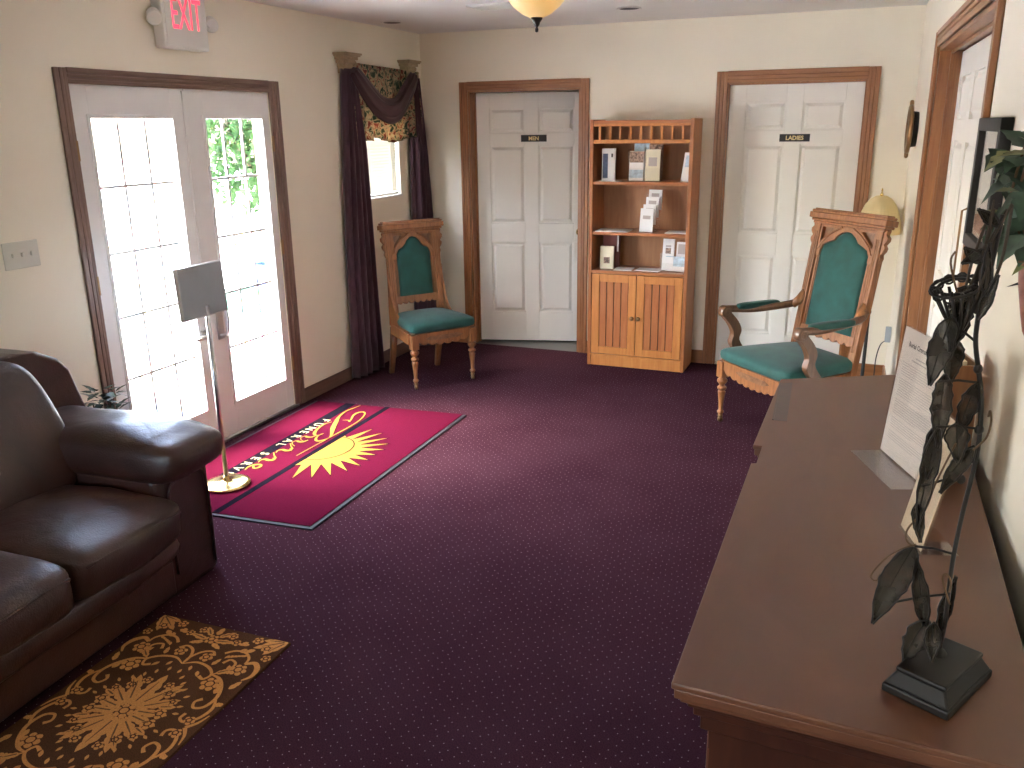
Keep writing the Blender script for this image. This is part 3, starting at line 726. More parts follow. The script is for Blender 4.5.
# ------------------------------------------------------------------ carved chairs
def scallop(x0, x1, z, depth, n, arch=0):
    pts = []
    for k in range(n*6+1):
        t = k/(n*6); u = x0+(x1-x0)*t
        pts.append((u, z-depth*abs(math.sin(PI*n*t))**.6 - arch*math.sin(PI*t)))
    return pts
def make_chair(name, label, loc, rz, arms, w, dp, seat_z, back_h, lean):
    root = thing(name, label, 'chair', loc, rz)
    wd = M['chair_wood']; hw = w/2; fy = -dp/2; by = dp/2; rw_ = hw*.80
    st = seat_z - .095          # underside of cushion
    # cushion
    m = MB()
    def df(p):
        t = (p.y+dp/2)/dp; k = 1-(1-rw_/hw)*max(0, min(1, t))
        return Vector((p.x*k, p.y, p.z*(1 if p.z > 0 else .8)+(.020 if p.z > 0 else 0)*(1-(p.x/hw)**2)*max(0, 1-(2*p.y/dp)**2)))
    m.pillow((0, 0, 0), (hw+.002, dp/2+.004, .050), (.50, .18), 48, 18, deform=df, T=Matrix.Translation((0, -.003, seat_z-.048)))
    m.build('seat', M['green'], root)
    # front rail with scallops
    m = MB()
    lo = scallop(-hw+.065, hw-.065, st-.050, .016, 9 if arms else 6, .030 if arms else .018)
    m.prism([[(-hw+.045, st+.012), (-hw+.045, st-.035)] + lo + [(hw-.045, st-.035), (hw-.045, st+.012)]], .020, T=frameT((0, fy+.034, 0), (1,0,0), (0,0,1), (0,-1,0)))
    fr = m.build('front_rail', wd, root, bevel=.003)
    m = MB(); m.prism([[(-.15, st-.028), (-.11, st-.014), (.11, st-.014), (.15, st-.028), (.10, st-.046), (-.10, st-.046)]], .003, T=frameT((0, fy+.0145, 0), (1,0,0), (0,0,1), (0,-1,0)))
    m.build('burl_inlay', M['chair_dark'], fr)
    for s in (-1, 1):
        m = MB(); a = Vector((s*(hw-.012), fy+.04, 0)); b2 = Vector((s*(rw_-.008), by-.02, 0)); d = (b2-a)
        m.prism([[(0, st+.012), (0, st-.062), (d.length, st-.062), (d.length, st+.012)]], .022, T=frameT(a, d, (0,0,1), Vector((0,0,1)).cross(d)*(1 if s > 0 else 1)))
        m.build('side_rail', wd, root, bevel=.003)
    m = boxes((-rw_+.02, rw_-.02, by-.03, by-.008, st-.06, st+.012)); m.build('rear_rail', wd, root, bevel=.003)
    # front legs
    for s in (-1, 1):
        cx, cy = s*(hw-.028), fy+.030; z0 = st-.095
        m = MB(); m.box(cx-.027, cx+.027, cy-.027, cy+.027, z0, st+.005)
        q = z0
        m.lathe([(.011, .042), (.013, .050), (.020, .060), (.021, .068), (.012, .078), (.015, q*.45), (.021, q*.62), (.024, q*.68), (.015, q*.705), (.027, q*.74), (.028, q*.78), (.015, q*.81), (.018, q*.84), (.031, q*.90), (.030, q*.95), (.018, q*.985), (.021, q+.002)], (cx, cy, 0), 20)
        lg = m.build('leg', wd, root, bevel=.003)
        m = MB(); m.lathe([(.013, .030), (.015, .034), (.015, .044), (.011, .048)], (cx, cy, 0), 16)
        m.lathe([(.004, -.008), (.016, -.007), (.016, .007), (.004, .008)], T=frameT((cx, cy, .0162), (0,1,0), (0,0,1), (1,0,0)), seg=18)
        m.build('caster', M['bronze'], lg)
    # tilted back frame
    ca, sa = math.cos(R(lean)), math.sin(R(lean))
    BT = frameT((0, by-.02, st-.05), (1,0,0), (0, sa, ca), (0, -ca, sa))    # u across, v up the back, w to the front
    bw = rw_+.005; top = back_h; vv = lambda v: v
    # rear legs + posts in one piece per side
    for s in (-1, 1):
        m = MB(); u0, u1 = sorted((s*bw, s*(bw-.046)))
        m.prism([[(u0, 0), (u1, 0), (u1, top-.06), (u0, top-.06)]], .045, T=BT)
        # groove strips
        m.prism([[(s*(bw-.014), .17), (s*(bw-.020), .17), (s*(bw-.020), top-.12), (s*(bw-.014), top-.12)]], .050, T=BT)
        m.prism([[(s*(bw-.028), .17), (s*(bw-.034), .17), (s*(bw-.034), top-.12), (s*(bw-.028), top-.12)]], .050, T=BT)
        pt = m.build('back_post', wd, root, bevel=.003)
        m = MB(); z0 = st-.02
        prof = [Vector((s*(bw-.023), by+.0, z0)), Vector((s*(bw-.021), by+.025, z0*.55)), Vector((s*(bw-.018), by+.075, .0))]
        m.tube(prof, [.031, .027, .022], 4); m.build('leg', wd, root)
        # ear ornament
        ex_ = [(0, -.19), (.012, -.16), (.006, -.14), (.022, -.12), (.026, -.10), (.014, -.085), (.030, -.065), (.032, -.045), (.016, -.03), (.022, -.01), (0, 0)]
        m = MB(); m.prism([[(s*(bw+e[0]), top-.06+e[1]) for e in ex_]], .030, T=BT @ Matrix.Translation((0, 0, .006))); m.build('ear_ornament', wd, root, bevel=.003)
    # crest cornice
    m = MB()
    for (o, v0, v1, w0, w1) in ((.012, top-.075, top-.060, -.004, .052), (.022, top-.060, top-.045, -.010, .060), (.034, top-.045, top-.012, -.018, .072), (.026, top-.012, top+.004, -.012, .064), (.016, top+.004, top+.012, -.004, .054)):
        m.prism([[(-bw-o, v0), (bw+o, v0), (bw+o, v1), (-bw-o, v1)]], w1-w0, T=BT @ Matrix.Translation((0, 0, w0)))
    m.build('crest_rail', wd, root, bevel=.004)
    # arched panel with pierced spandrels
    iw = bw-.046; pt0 = top-.26; pt1 = top-.075; cw = iw-.028
    arch = [(-cw, pt0), (-cw, pt0+.035), (-cw+.016, pt0+.066), (-cw+.05, pt0+.082), (-cw*.50, pt0+.098), (-cw*.36, pt0+.128), (-cw*.18, pt0+.148), (0, pt0+.154),
            (cw*.18, pt0+.148), (cw*.36, pt0+.128), (cw*.50, pt0+.098), (cw-.05, pt0+.082), (cw-.016, pt0+.066), (cw, pt0+.035), (cw, pt0)]
    arch = [(a, b+.004) for a, b in arch]
    def tri(s): return [(s*(iw-.014), pt1-.016), (s*(iw-.014), pt0+.085), (s*(iw*.78), pt0+.115), (s*(iw*.52), pt1-.026), (s*(iw*.50), pt1-.016)]
    outer = [(-iw, pt0), (-iw, pt1), (iw, pt1), (iw, pt0)] + arch[::-1]
    m = MB(); m.prism([outer, tri(1)[::-1], tri(-1)], .028, T=BT @ Matrix.Translation((0, 0, .010)))
    pn = m.build('arched_panel', wd, root, bevel=.002)
    for s in (-1, 1):
        m = MB(); m.prism([[(s*iw, pt0+.07), (s*iw, pt1), (s*iw*.45, pt1), (s*iw*.45, pt1-.03)]], .006, T=BT @ Matrix.Translation((0, 0, .008)))
        m.build('spandrel_inlay', M['chair_dark'], pn)
    for s in (-1, 1):  # raised arch ribs
        m = MB()
        q = smooth([(s*iw*.96, pt0+.045), (s*iw*.80, pt0+.095), (s*iw*.50, pt0+.145), (s*iw*.2, pt1-.008)], 5)
        m.tube([(a, b, 0) for a, b in q], .006, 6, T=BT @ Matrix.Translation((0, 0, .040)))
        m.build('arch_rib', wd, pn)
    # inner stiles
    lowz = .235
    for s in (-1, 1):
        m = MB()
        for k in range(3):
            u0, u1 = sorted((s*(iw-.002-k*.010), s*(iw-.009-k*.010)))
            m.prism([[(u0, lowz), (u1, lowz), (u1, pt0+.005), (u0, pt0+.005)]], .022+.003*(k % 2), T=BT @ Matrix.Translation((0, 0, .010)))
        m.build('inner_stile', wd, root, bevel=.001)
    # bottom rail with scallops
    lo = scallop(-iw, iw, lowz-.022, .018, 7)
    m = MB(); m.prism([lo + [(iw, lowz+.018), (-iw, lowz+.018)]], .026, T=BT @ Matrix.Translation((0, 0, .010))); m.build('lower_back_rail', wd, root, bevel=.003)
    # back cushion (arch shaped, padded)
    m = MB()
    A2 = [(-cw+.002, lowz+.012)] + [(a*.99, b-.002) for a, b in arch] + [(cw-.002, lowz+.012)]
    cx = sum(p[0] for p in A2)/len(A2); cv = sum(p[1] for p in A2)/len(A2)
    A2s = []
    for i in range(len(A2)):
        a = A2[i]; b2 = A2[(i+1) % len(A2)]
        for k in range(4): A2s.append((a[0]+(b2[0]-a[0])*k/4, a[1]+(b2[1]-a[1])*k/4))
    mid = (0, (lowz+pt0)/2+.02); rings = []
    for f, wz in ((1.0, .004), (1.0, .026), (.96, .036), (.88, .043), (.7, .049), (.4, .052), (.02, .053)):
        rings.append([BT @ Vector((mid[0]+(p[0]-mid[0])*f, mid[1]+(p[1]-mid[1])*f, wz)) for p in A2s])
    m.loft(rings, cap=True); m.build('back_cushion', M['green'], root)
    if arms:
        for s in (-1, 1):
            za = seat_z+.215
            m = MB()
            back_pt = BT @ Vector((s*(bw-.02), za-(st-.05), .03))
            P = smooth([(s*(bw-.01), back_pt.y, za+.045), (s*(bw+.006), back_pt.y-.05, za+.01), (s*(hw-.02), -.02, za-.008), (s*(hw+.004), fy+.10, za), (s*(hw+.008), fy+.045, za+.002)], 6)
            m.tube(P, [.030]+[.022]*(len(P)-2)+[.024], 10)
            # scroll volute
            m.lathe([(.001, -.026), (.034, -.026), (.036, 0), (.034, .026), (.001, .026)], T=frameT((s*(hw+.008), fy+.045, za-.012), (0,1,0), (0,0,1), (1,0,0)), seg=24)
            # curved support
            Q = smooth([(s*(hw+.008), fy+.055, za-.03), (s*(hw+.006), fy+.105, za-.085), (s*(hw+.004), fy+.13, za-.14), (s*(hw+.006), fy+.12, za-.20), (s*(hw+.004), fy+.17, za-.27)], 6)
            rings = []
            for q in Q:
                q = Vector(q); rings.append([q+Vector((dx, dy, dy*.35)) for dx, dy in ((-.021, -.028), (.021, -.028), (.021, .028), (-.021, .028))])
            m.loft(rings, cap=True, smooth=False)
            ar = m.build('arm', M['arm_wood'], root, bevel=.003)
            m = MB(); m.pillow((0, 0, 0), (.026, .155, .020), (.5, .5), 20, 12, T=Matrix.Translation((s*(hw-.012), .00, za+.014))); m.build('arm_pad', M['green'], ar)
            m = MB(); m.tube([(s*(hw+.008)+.0275*1, fy+.045+.025*math.cos(t)*(1-t/14), za-.012+.025*math.sin(t)*(1-t/14)) for t in [i*.55 for i in range(22)]], .0028, 6)
            m.tube([(s*(hw+.008)-.0275, fy+.045+.025*math.cos(t)*(1-t/14), za-.012+.025*math.sin(t)*(1-t/14)) for t in [i*.55 for i in range(22)]], .0028, 6)
            m.build('scroll_carving', M['chair_dark'], ar)
            b3 = MB(); b3.tube([BT @ Vector((s*(bw-.02), za-(st-.05)+.09, .035)), BT @ Vector((s*(bw-.015), za-(st-.05)+.03, .055)), Vector((s*(bw-.0), back_pt.y-.06, za+.0))], [.016, .028, .022], 8)
            b3.build('arm_bracket', wd, ar)
    else:
        for s in (-1, 1):
            m = MB()
            a = BT @ Vector((s*(bw-.01), .46, .03)); z0 = st+.03
            pts = [(a.y, a.z), (a.y-.02, a.z-.10), (a.y-.09, z0+.10), (a.y-.20, z0+.03), (a.y-.30, z0-.0), (a.y-.30, z0-.03), (a.y-.0, z0-.03)]
            pts = smooth(pts[:5], 5)+pts[5:]
            m.prism([pts], .018, T=frameT((s*(rw_+.008)-.009, 0, 0), (0,1,0), (0,0,1), (1,0,0))); m.build('hip_bracket', wd, root, bevel=.003)
    return root
# rz: local -y is the way the chair faces
ARM_LOC, ARM_RZ = (-.328, 5.045, 0), math.atan2(-.70, -.71)+PI/2
make_chair('carved_armchair', 'tall carved oak armchair with green velvet seat in front of the LADIES door', ARM_LOC, ARM_RZ, True, .645, .54, .475, .925, 9)
SIDE_LOC, SIDE_RZ = (-2.808, 5.348, 0), math.atan2(-.58, .81)+PI/2
make_chair('carved_side_chair', 'carved oak side chair without arms, green seat, in the corner by the curtain', SIDE_LOC, SIDE_RZ, False, .51, .44, .475, .775, 6)

# ------------------------------------------------------------------ entrance mat
mt = MB(); IM = Matrix.Identity(4)
mt.prism([[(-2.195, 2.942), (-2.215, 4.648), (-3.285, 4.575), (-3.255, 2.865)]], .007, mi=4)
mt.prism([[(-2.217, 2.962), (-2.237, 4.645), (-3.265, 4.568), (-3.235, 2.884)]], .010, mi=0)
TZ = Matrix.Translation((0, 0, .0105))
def strip(p, mi, z=0): mt.prism([p], .0006, T=TZ @ Matrix.Translation((0, 0, z)), mi=mi)
strip([(-2.706, 2.925), (-2.738, 4.609), (-2.774, 4.607), (-2.742, 2.922)], 1)
strip([(-2.935, 2.91), (-2.990, 4.590), (-3.058, 4.585), (-3.008, 2.905)], 1)
# half sun
sx, sy = -2.722, 3.80
def sun(r0, r1, mi, z, grow=0):
    pts = [(sx+.001, sy+r0+grow)]; tips = 12
    pts = []
    pts.append((sx, sy+.245+grow))
    for k in range(tips):
        a = R(90-6-(168)*(k+.5)/tips); da = R(168/tips/2*.92)
        L = (.375 if k in (3,4,5,6,7,8) else .405)*1.0+grow*2; L = .32+.09*abs(math.cos(R((k+.5)/tips*180)))+grow*2
        for aa, rr in ((a+da, .225+grow), (a, L), (a-da, .225+grow)):
            pts.append((sx+rr*math.cos(aa), sy+rr*math.sin(aa)))
    pts.append((sx, sy-.245-grow))
    strip(pts, mi, z)
sun(.2, .4, 1, .0004, .008); sun(.2, .4, 2, .0010)
TT = TZ @ Matrix.Translation((0, 0, .0019))
ribbon(mt, [(sx+.005+.155*math.sin(R(t)), sy+.03-.185*math.cos(R(t))) for t in range(0, 181, 6)], .006, TT, mi=1)
# block lettering
def let(y0, ch, mi=3):
    ch_T = frameT((-3.012, y0, .0118), (0,-1,0), (1,0,0), (0,0,1)); mt.text(ch, .074, ch_T, mi, ext=.0004, align='LEFT', bold=.0006)
yy = 4.262
for ch in 'FUNERAL SERVICE':
    if ch != ' ': let(yy, ch)
    yy -= .066 if ch in 'I' else .0755
# script lettering strokes (y, x)
def stroke(pts, w): ribbon(mt, smooth(pts, 6), [q*1.12+.001 for q in w], TT @ Matrix.Translation((0, 0, .0004)), mi=2)
stroke([(-2.938, 4.567), (-2.950, 4.50), (-2.962, 4.43), (-2.945, 4.33), (-2.905, 4.23), (-2.86, 4.13), (-2.80, 4.02), (-2.785, 3.97)], [.004, .010, .007, .012, .024, .026, .012, .004])
stroke([(-2.885, 4.275), (-2.850, 4.285), (-2.828, 4.262), (-2.845, 4.31), (-2.872, 4.38), (-2.873, 4.435), (-2.845, 4.455), (-2.815, 4.42), (-2.785, 4.31), (-2.779, 4.18), (-2.783, 4.06), (-2.787, 3.93), (-2.792, 3.80), (-2.795, 3.669)], [.004, .010, .006, .009, .014, .018, .010, .006, .006, .008, .006, .005, .004])
stroke([(-2.93, 4.225), (-2.950, 4.17), (-2.938, 4.08), (-2.915, 4.017), (-2.885, 3.985), (-2.862, 4.005), (-2.862, 4.03)], [.004, .007, .012, .018, .012, .006, .005])
stroke([(-2.868, 4.02), (-2.862, 3.965), (-2.840, 3.920), (-2.812, 3.91), (-2.79, 3.95), (-2.785, 4.0)], [.005, .008, .014, .018, .010, .006])
for yu in (3.945, 3.862):   # u
    stroke([(-2.880, yu+.04), (-2.892, yu+.005), (-2.915, yu), (-2.938, yu+.012)], [.005, .014, .020, .010])
    stroke([(-2.938, yu+.010), (-2.945, yu-.02), (-2.925, yu-.05), (-2.895, yu-.07)], [.008, .005, .004, .005])
for yr in (3.775, 3.620):   # two r
    stroke([(-2.945, yr+.045), (-2.915, yr+.01), (-2.885, yr-.020), (-2.893, yr-.028)], [.006, .005, .010, .010])
    stroke([(-2.893, yr-.020), (-2.880, yr-.045), (-2.898, yr-.060), (-2.925, yr-.055), (-2.942, yr-.075), (-2.932, yr-.105)], [.010, .016, .020, .018, .006, .004])
stroke([(-2.935, 3.475), (-2.905, 3.44), (-2.888, 3.445), (-2.885, 3.475), (-2.905, 3.49), (-2.932, 3.475), (-2.942, 3.44), (-2.930, 3.40)], [.006, .012, .012, .010, .014, .016, .008, .004])
mo = mt.build('entrance_mat', [M['mat_red'], M['mat_black'], M['mat_gold'], plain('cream_mat_lettering', (.40, .38, .20), .9), M['rubber']], norm=False)
tag(mo, 'crimson entrance mat with half sun and gold script at the glazed door', 'mat')

# ------------------------------------------------------------------ damask runner rug
rg = MB(); GZ = Matrix.Translation((-2.003, 1.655, 0)) @ Matrix.Rotation(R(1.7), 4, 'Z')
hwR, hlR = .278, .492
rg.prism([[(-hwR, -hlR), (hwR, -hlR), (hwR, hlR), (-hwR, hlR)]], .009, T=GZ, mi=0)
GT = GZ @ Matrix.Translation((0, 0, .0092))
lvl = [0.]
def inside(p): return abs(p[0]) < hwR-.003 and abs(p[1]) < hlR-.003
def shape(pts, mi=1, z=0):
    pts = [(max(-hwR+.004, min(hwR-.004, a)), max(-hlR+.004, min(hlR-.004, b))) for a, b in pts]
    lvl[0] += 4e-6
    try: rg.prism([pts], .0008, T=GT @ Matrix.Translation((0, 0, z+lvl[0])), mi=mi)
    except Exception: pass
def leafp(x, y, a, L, w, lob=3):
    ca, sa = math.cos(a), math.sin(a); up = []; dn = []
    n = lob*4
    for i in range(n+1):
        t = i/n; ww = w*math.sin(PI*min(1, t*.96+.04))**.7*(1-.35*t)*(.78+.32*abs(math.sin(PI*lob*t)))
        up.append((t*L, ww)); dn.append((t*L, -ww))
    P = up+dn[::-1]
    return [(x+p[0]*ca-p[1]*sa, y+p[0]*sa+p[1]*ca) for p in P]
def sym(f):
    for sx_ in (1, -1):
        for sy_ in (1, -1): f(sx_, sy_)
def LF(x, y, a, L, w, lob=3, q=4, mi=1, vein=True):
    def g(sx_, sy_):
        s = [(p[0]*sx_, p[1]*sy_) for p in leafp(x, y, R(a), L, w, lob)]; shape(s, mi)
        if vein and L > .05:
            v = [(x+L*t*math.cos(R(a)), y+L*t*math.sin(R(a))) for t in (.12, .4, .75)]
            ribbon(rg, [(p[0]*sx_, p[1]*sy_) for p in v], [.005, .006, .002], GT, d=.0026, mi=2)
    if q == 4: sym(g)
    elif q == 2: g(1, 1); g(-1, 1)
    elif q == 'y': g(1, 1); g(1, -1)
def RB(pts, w, mi=1, ext=None):
    P = smooth(pts, 6)
    def g(sx_, sy_):
        Q = [(max(-hwR+.004, min(hwR-.004, p[0]*sx_)), max(-hlR+.004, min(hlR-.004, p[1]*sy_))) for p in P]
        lvl[0] += 4e-6; ribbon(rg, Q, w, GT, d=.0008+lvl[0], mi=mi)
    sym(g)
def FL(x, y, r, n=5, q=4):
    def g(sx_, sy_):
        if abs(x) < 1e-6 and sx_ < 0: return
        if abs(y) < 1e-6 and sy_ < 0: return
        P = []
        for k in range(n*6):
            a = 2*PI*k/(n*6); rr = r*(.72+.30*abs(math.cos(n*a/2))); P.append(((x+rr*math.cos(a))*sx_, (y+rr*math.sin(a))*sy_))
        shape(P)
        ring = [((x+r*.45*math.cos(a))*sx_, (y+r*.45*math.sin(a))*sy_) for a in [2*PI*k/16 for k in range(17)]]
        ribbon(rg, ring, .0045, GT, d=.0027, mi=0)
        for k in range(n):
            a = 2*PI*(k+.5)/n
            ribbon(rg, [((x+r*.5*math.cos(a))*sx_, (y+r*.5*math.sin(a))*sy_), ((x+r*.9*math.cos(a))*sx_, (y+r*.9*math.sin(a))*sy_)], [.004, .002], GT, d=.0027, mi=0)
    sym(g)
# central medallion (long axis y)
LF(0, .03, 90, .165, .030, 4, 'y'); LF(.02, .04, 62, .145, .024, 4); LF(.03, .03, 35, .125, .022, 4); LF(.03, .01, 8, .115, .020, 3)
LF(.055, .095, 50, .075, .014, 3); LF(.09, .05, 20, .055, .014, 2)
FL(.075, .115, .022); FL(.115, .025, .024); FL(.045, .150, .018); FL(.115, .085, .016)
FL(0, 0, .034, 6)
for a in range(8, 90, 15): LF(.032*math.cos(R(a)), .032*math.sin(R(a)), a, .045, .009, 1, vein=False)
for (x, y) in ((.02, .215), (.05, .19), (.075, .165), (.10, .14), (.13, .115), (.142, .07), (.152, .04)): LF(x, y, math.degrees(math.atan2(y, x)), .022, .006, 1, vein=False)
# scrolling border
RB([(0, .262), (.045, .285), (.10, .275), (.135, .245), (.125, .215), (.100, .225)], [.004, .010, .012, .010, .010, .014])
RB([(.135, .245), (.175, .235), (.21, .20), (.232, .15), (.225, .10), (.195, .085), (.180, .11), (.195, .13)], [.006, .013, .014, .013, .012, .010, .010, .014])
RB([(.232, .15), (.255, .10), (.245, .05), (.215, .02), (.190, .03), (.192, .055)], [.006, .012, .012, .010, .010, .012])
RB([(.235, .0), (.258, .03), (.27, .07)], [.014, .010, .004])
RB([(.135, .245), (.17, .28), (.175, .32), (.145, .335), (.130, .31)], [.005, .010, .010, .009, .013])
RB([(.0, .262), (-.0, .30), (.02, .34), (.055, .355), (.075, .335)], [.006, .010, .011, .009, .012])
FL(.165, .200, .034, 6); FL(.205, .295, .030, 6); FL(.055, .320, .024, 5); FL(.225, .030, .020, 5)
RB([(.205, .33), (.235, .345), (.262, .32), (.268, .28), (.25, .25)], [.012, .018, .020, .014, .006]); RB([(.10, .36), (.13, .385), (.17, .385), (.20, .36), (.205, .33)], [.012, .010, .010, .010, .008])
LF(.145, .255, 40, .06, .014, 3); LF(.21, .165, 95, .05, .013, 2); LF(.185, .265, 120, .05, .012, 2);  LF(.0, .445, 90, .045, .014, 2, 'y'); FL(0, .415, .026, 6); LF(.018, .435, 45, .06, .014, 3); LF(.02, .41, 10, .075, .015, 3); LF(.02, .395, -25, .05, .012, 2); FL(.065, .455, .018); FL(.10, .425, .017)
LF(.24, .20, 70, .05, .012, 2); LF(.25, .12, 15, .03, .012, 2); LF(.10, .29, 75, .04, .010, 2); LF(.08, .245, -60, .03, .008, 1, vein=False); LF(.04, .262, -70, .026, .007, 1, vein=False)
for k in range(6): LF(.125+.012*k, .355+.004*k, 250-8*k, .022, .005, 1, vein=False)
# corner sprays
LF(.272, .488, 215, .12, .022, 4); LF(.272, .486, 190, .09, .018, 3); LF(.270, .486, 245, .10, .018, 3); FL(.225, .430, .022); FL(.255, .380, .018); FL(.165, .462, .020); LF(.19, .41, 215, .05, .012, 2); LF(.15, .43, 195, .04, .010, 2)
for (x, y, a) in ((.14, .44, 200), (.16, .405, 215), (.185, .378, 230), (.23, .352, 250)): LF(x, y, a, .022, .006, 1, vein=False)
# speckled fillings
ro = rg.build('runner_rug', [M['rug_brown'], M['rug_gold'], M['rug_mid']], norm=False)
tag(ro, 'brown rug with golden damask flower pattern on the carpet before the sofa', 'rug')

# ------------------------------------------------------------------ leather sofa
SX = Matrix.Identity(4)
so = thing('leather_sofa', 'dark brown leather sofa with padded arm standing along the left wall', 'sofa', (-2.783, 1.43, 0), R(3.2))
def rel(b): return (b[0]+2.85, b[1]+2.85, b[2]-1.45, b[3]-1.45, b[4], b[5])
SOF = Matrix.Translation((2.85, -1.45, 0))
LE = M['leather']
m = MB(); m.box(-3.20, -2.375, .62, 2.26, .03, .30, T=SOF); m.build('base_frame', LE, so, bevel=.03, bseg=4)
m = MB(); m.pillow((-2.36, 1.44, .245), (.075, .81, .055), (.5, .3), 40, 14, T=SOF, amp=.008, fr=5); m.build('front_roll', LE, so)
m = MB(); m.box(-2.385, -2.345, .64, 2.24, .035, .185, T=SOF); m.build('front_panel', LE, so, bevel=.012, bseg=3)
m = MB(); m.tube([(-2.341, .66, .183), (-2.341, 2.22, .183)], .006, 8, T=SOF); m.build('piping', LE, so)
def seatdef(p):
    u = p.x/.33
    return Vector((p.x, p.y, p.z + (.016*(1-u*u)*(1-(p.y/.27)**2) if p.z > 0 else 0) - (.02*max(0, u-.7) if p.z > 0 else 0)))
for k, (a, b2) in enumerate(((1.715, 2.215), (1.195, 1.705), (.675, 1.185))):
    m = MB(); m.pillow((-2.565, (a+b2)/2, .378), (.335, (b2-a)/2+.008, .088), (.34, .22), 56, 22, T=SOF, amp=.016, fr=5, seed=k*3.1, deform=seatdef); c = m.build('seat_cushion', LE, so)
    m = MB(); zz = .42
    yy0, yy1 = a+.03, b2-.03
    m.tube([(-2.236, yy0+(yy1-yy0)*t/10, zz+.004*math.sin(t)) for t in range(11)], .005, 6, T=SOF); m.build('piping', LE, c)
# back frame
m = MB()
def bkdef(p): return Vector((p.x-.16*max(-.3, p.z), p.y-.0*p.z, p.z))
m.prism([[(.30, .05), (.27, .50), (.37, .80), (.50, .90), (2.30, .925), (2.40, .91), (2.50, .855), (2.545, .80), (2.635, .52), (2.62, .05)]], .27, T=SOF @ frameT((-3.30, 0, 0), (0,1,0), (0,0,1), (1,0,0)))
m.build('back_frame', LE, so, bevel=.045, bseg=5)
for k, (a, b2) in enumerate(((1.72, 2.30), (1.16, 1.71), (.60, 1.15))):
    m = MB()
    m.pillow((-2.965, (a+b2)/2, .665), (.165, (b2-a)/2+.012, .265), (.55, .34), 46, 26, T=SOF, amp=.030, fr=4.2, seed=5+k*2.3, deform=lambda p: Vector((p.x-.42*p.z, p.y, p.z)))
    m.build('back_cushion', LE, so)
# arms
for s, y0 in ((1, 2.225), (-1, .375)):
    m = MB(); m.box(-3.20, -2.365, y0, y0+.30, .0, .52, T=SOF); am = m.build('arm', LE, so, bevel=.035, bseg=4)
    m = MB(); m.pillow((-2.685, y0+.15+.0*s, .570), (.42, .175, .105), (.62, .38), 56, 26, T=SOF, amp=.018, fr=5, seed=2+s, deform=lambda p: Vector((p.x, p.y, p.z-(.02 if p.x > .3 else 0)*abs(p.x)))); m.build('arm_cushion', LE, am)
    m = MB()
    m.tube(smooth([(-2.358, y0+.045, .10), (-2.356, y0+.04, .30), (-2.356, y0+.05, .44), (-2.356, y0+.10, .475), (-2.356, y0+.20, .475), (-2.356, y0+.25, .44), (-2.356, y0+.262, .30), (-2.358, y0+.262, .05)], 5), .006, 6, T=SOF); m.build('piping', LE, am)

# ------------------------------------------------------------------ guest book stand
gs = thing('sign_stand', 'tall stand with grey board on a steel pole and round brass base, on the mat', 'stand', (-2.895, 3.215, .0128))
m = MB(); m.lathe([(.115, .0), (.118, .004), (.115, .010), (.090, .014), (.030, .020), (.016, .030), (.014, .05)], seg=48); m.build('base', M['brass'], gs)
m = MB(); m.tube([(0, 0, .03), (0, 0, .93)], .0115, 16); m.build('pole', M['steel'], gs)
T = Matrix.Translation((-.01, -.005, 1.0)) @ Matrix.Rotation(R(-3), 4, 'Y')
m = MB(); m.box(-.010, .010, -.150, .150, -.118, .122, T=T); bd = m.build('board', M['board'], gs, bevel=.004)
m = MB()
for (a, b2, c, d) in ((-.153, -.143, -.122, .126), (.143, .153, -.122, .126), (-.143, .143, -.122, -.112), (-.143, .143, .116, .126)): m.box(-.016, .006, a, b2, c, d, T=T)
m.build('frame', M['steel'], bd)

# potted plant between sofa and door
pp = thing('potted_plant', 'small dark green potted plant on the floor between sofa and glazed door', 'plant', (-3.17, 2.78, 0))
m = MB(); m.lathe([(.06, 0), (.075, .02), (.09, .16), (.098, .18), (.088, .18), (.08, .165), (.001, .165)], seg=28); m.build('pot', M['pot'], pp)
m = MB(); rr = random.Random(3)
for k in range(12):
    a = rr.uniform(0, 2*PI); q = rr.uniform(.02, .07); m.tube([(0, 0, .16), (q*.5*math.cos(a), q*.5*math.sin(a), .35), (q*math.cos(a), q*math.sin(a), .55)], .003, 5)
m.build('stems', M['stemb'], pp)
def ileaf(m, p, d, up, L, w, mi=0, curl=.2):
    d = Vector(d).normalized(); s = d.cross(Vector(up)); s = s.normalized() if s.length > 1e-3 else d.orthogonal().normalized(); n = s.cross(d)
    prof = [(0, .08), (.12, .55), (.28, 1.0), (.42, .62), (.55, .72), (.72, .38), (1, .0)]
    prev = None
    for t, ww in prof:
        c = Vector(p)+d*L*t-n*L*curl*t*t
        row = [m.bm.verts.new(c-s*w*ww+n*w*.15*ww), m.bm.verts.new(c), m.bm.verts.new(c+s*w*ww+n*w*.15*ww)]
        if prev:
            for k in (0, 1):
                f = m.bm.faces.new([prev[k], prev[k+1], row[k+1], row[k]]); f.material_index = mi; f.smooth = True
        prev = row
m = MB()
for k in range(170):
    a = rr.uniform(0, 2*PI); q = rr.uniform(0, .075); z = rr.uniform(.30, .62)
    ileaf(m, (q*math.cos(a), q*math.sin(a), z), (math.cos(a), math.sin(a), rr.uniform(-.3, .9)), (0, 0, 1), rr.uniform(.04, .075), rr.uniform(.012, .022))
m.build('foliage', M['leafg'], pp)

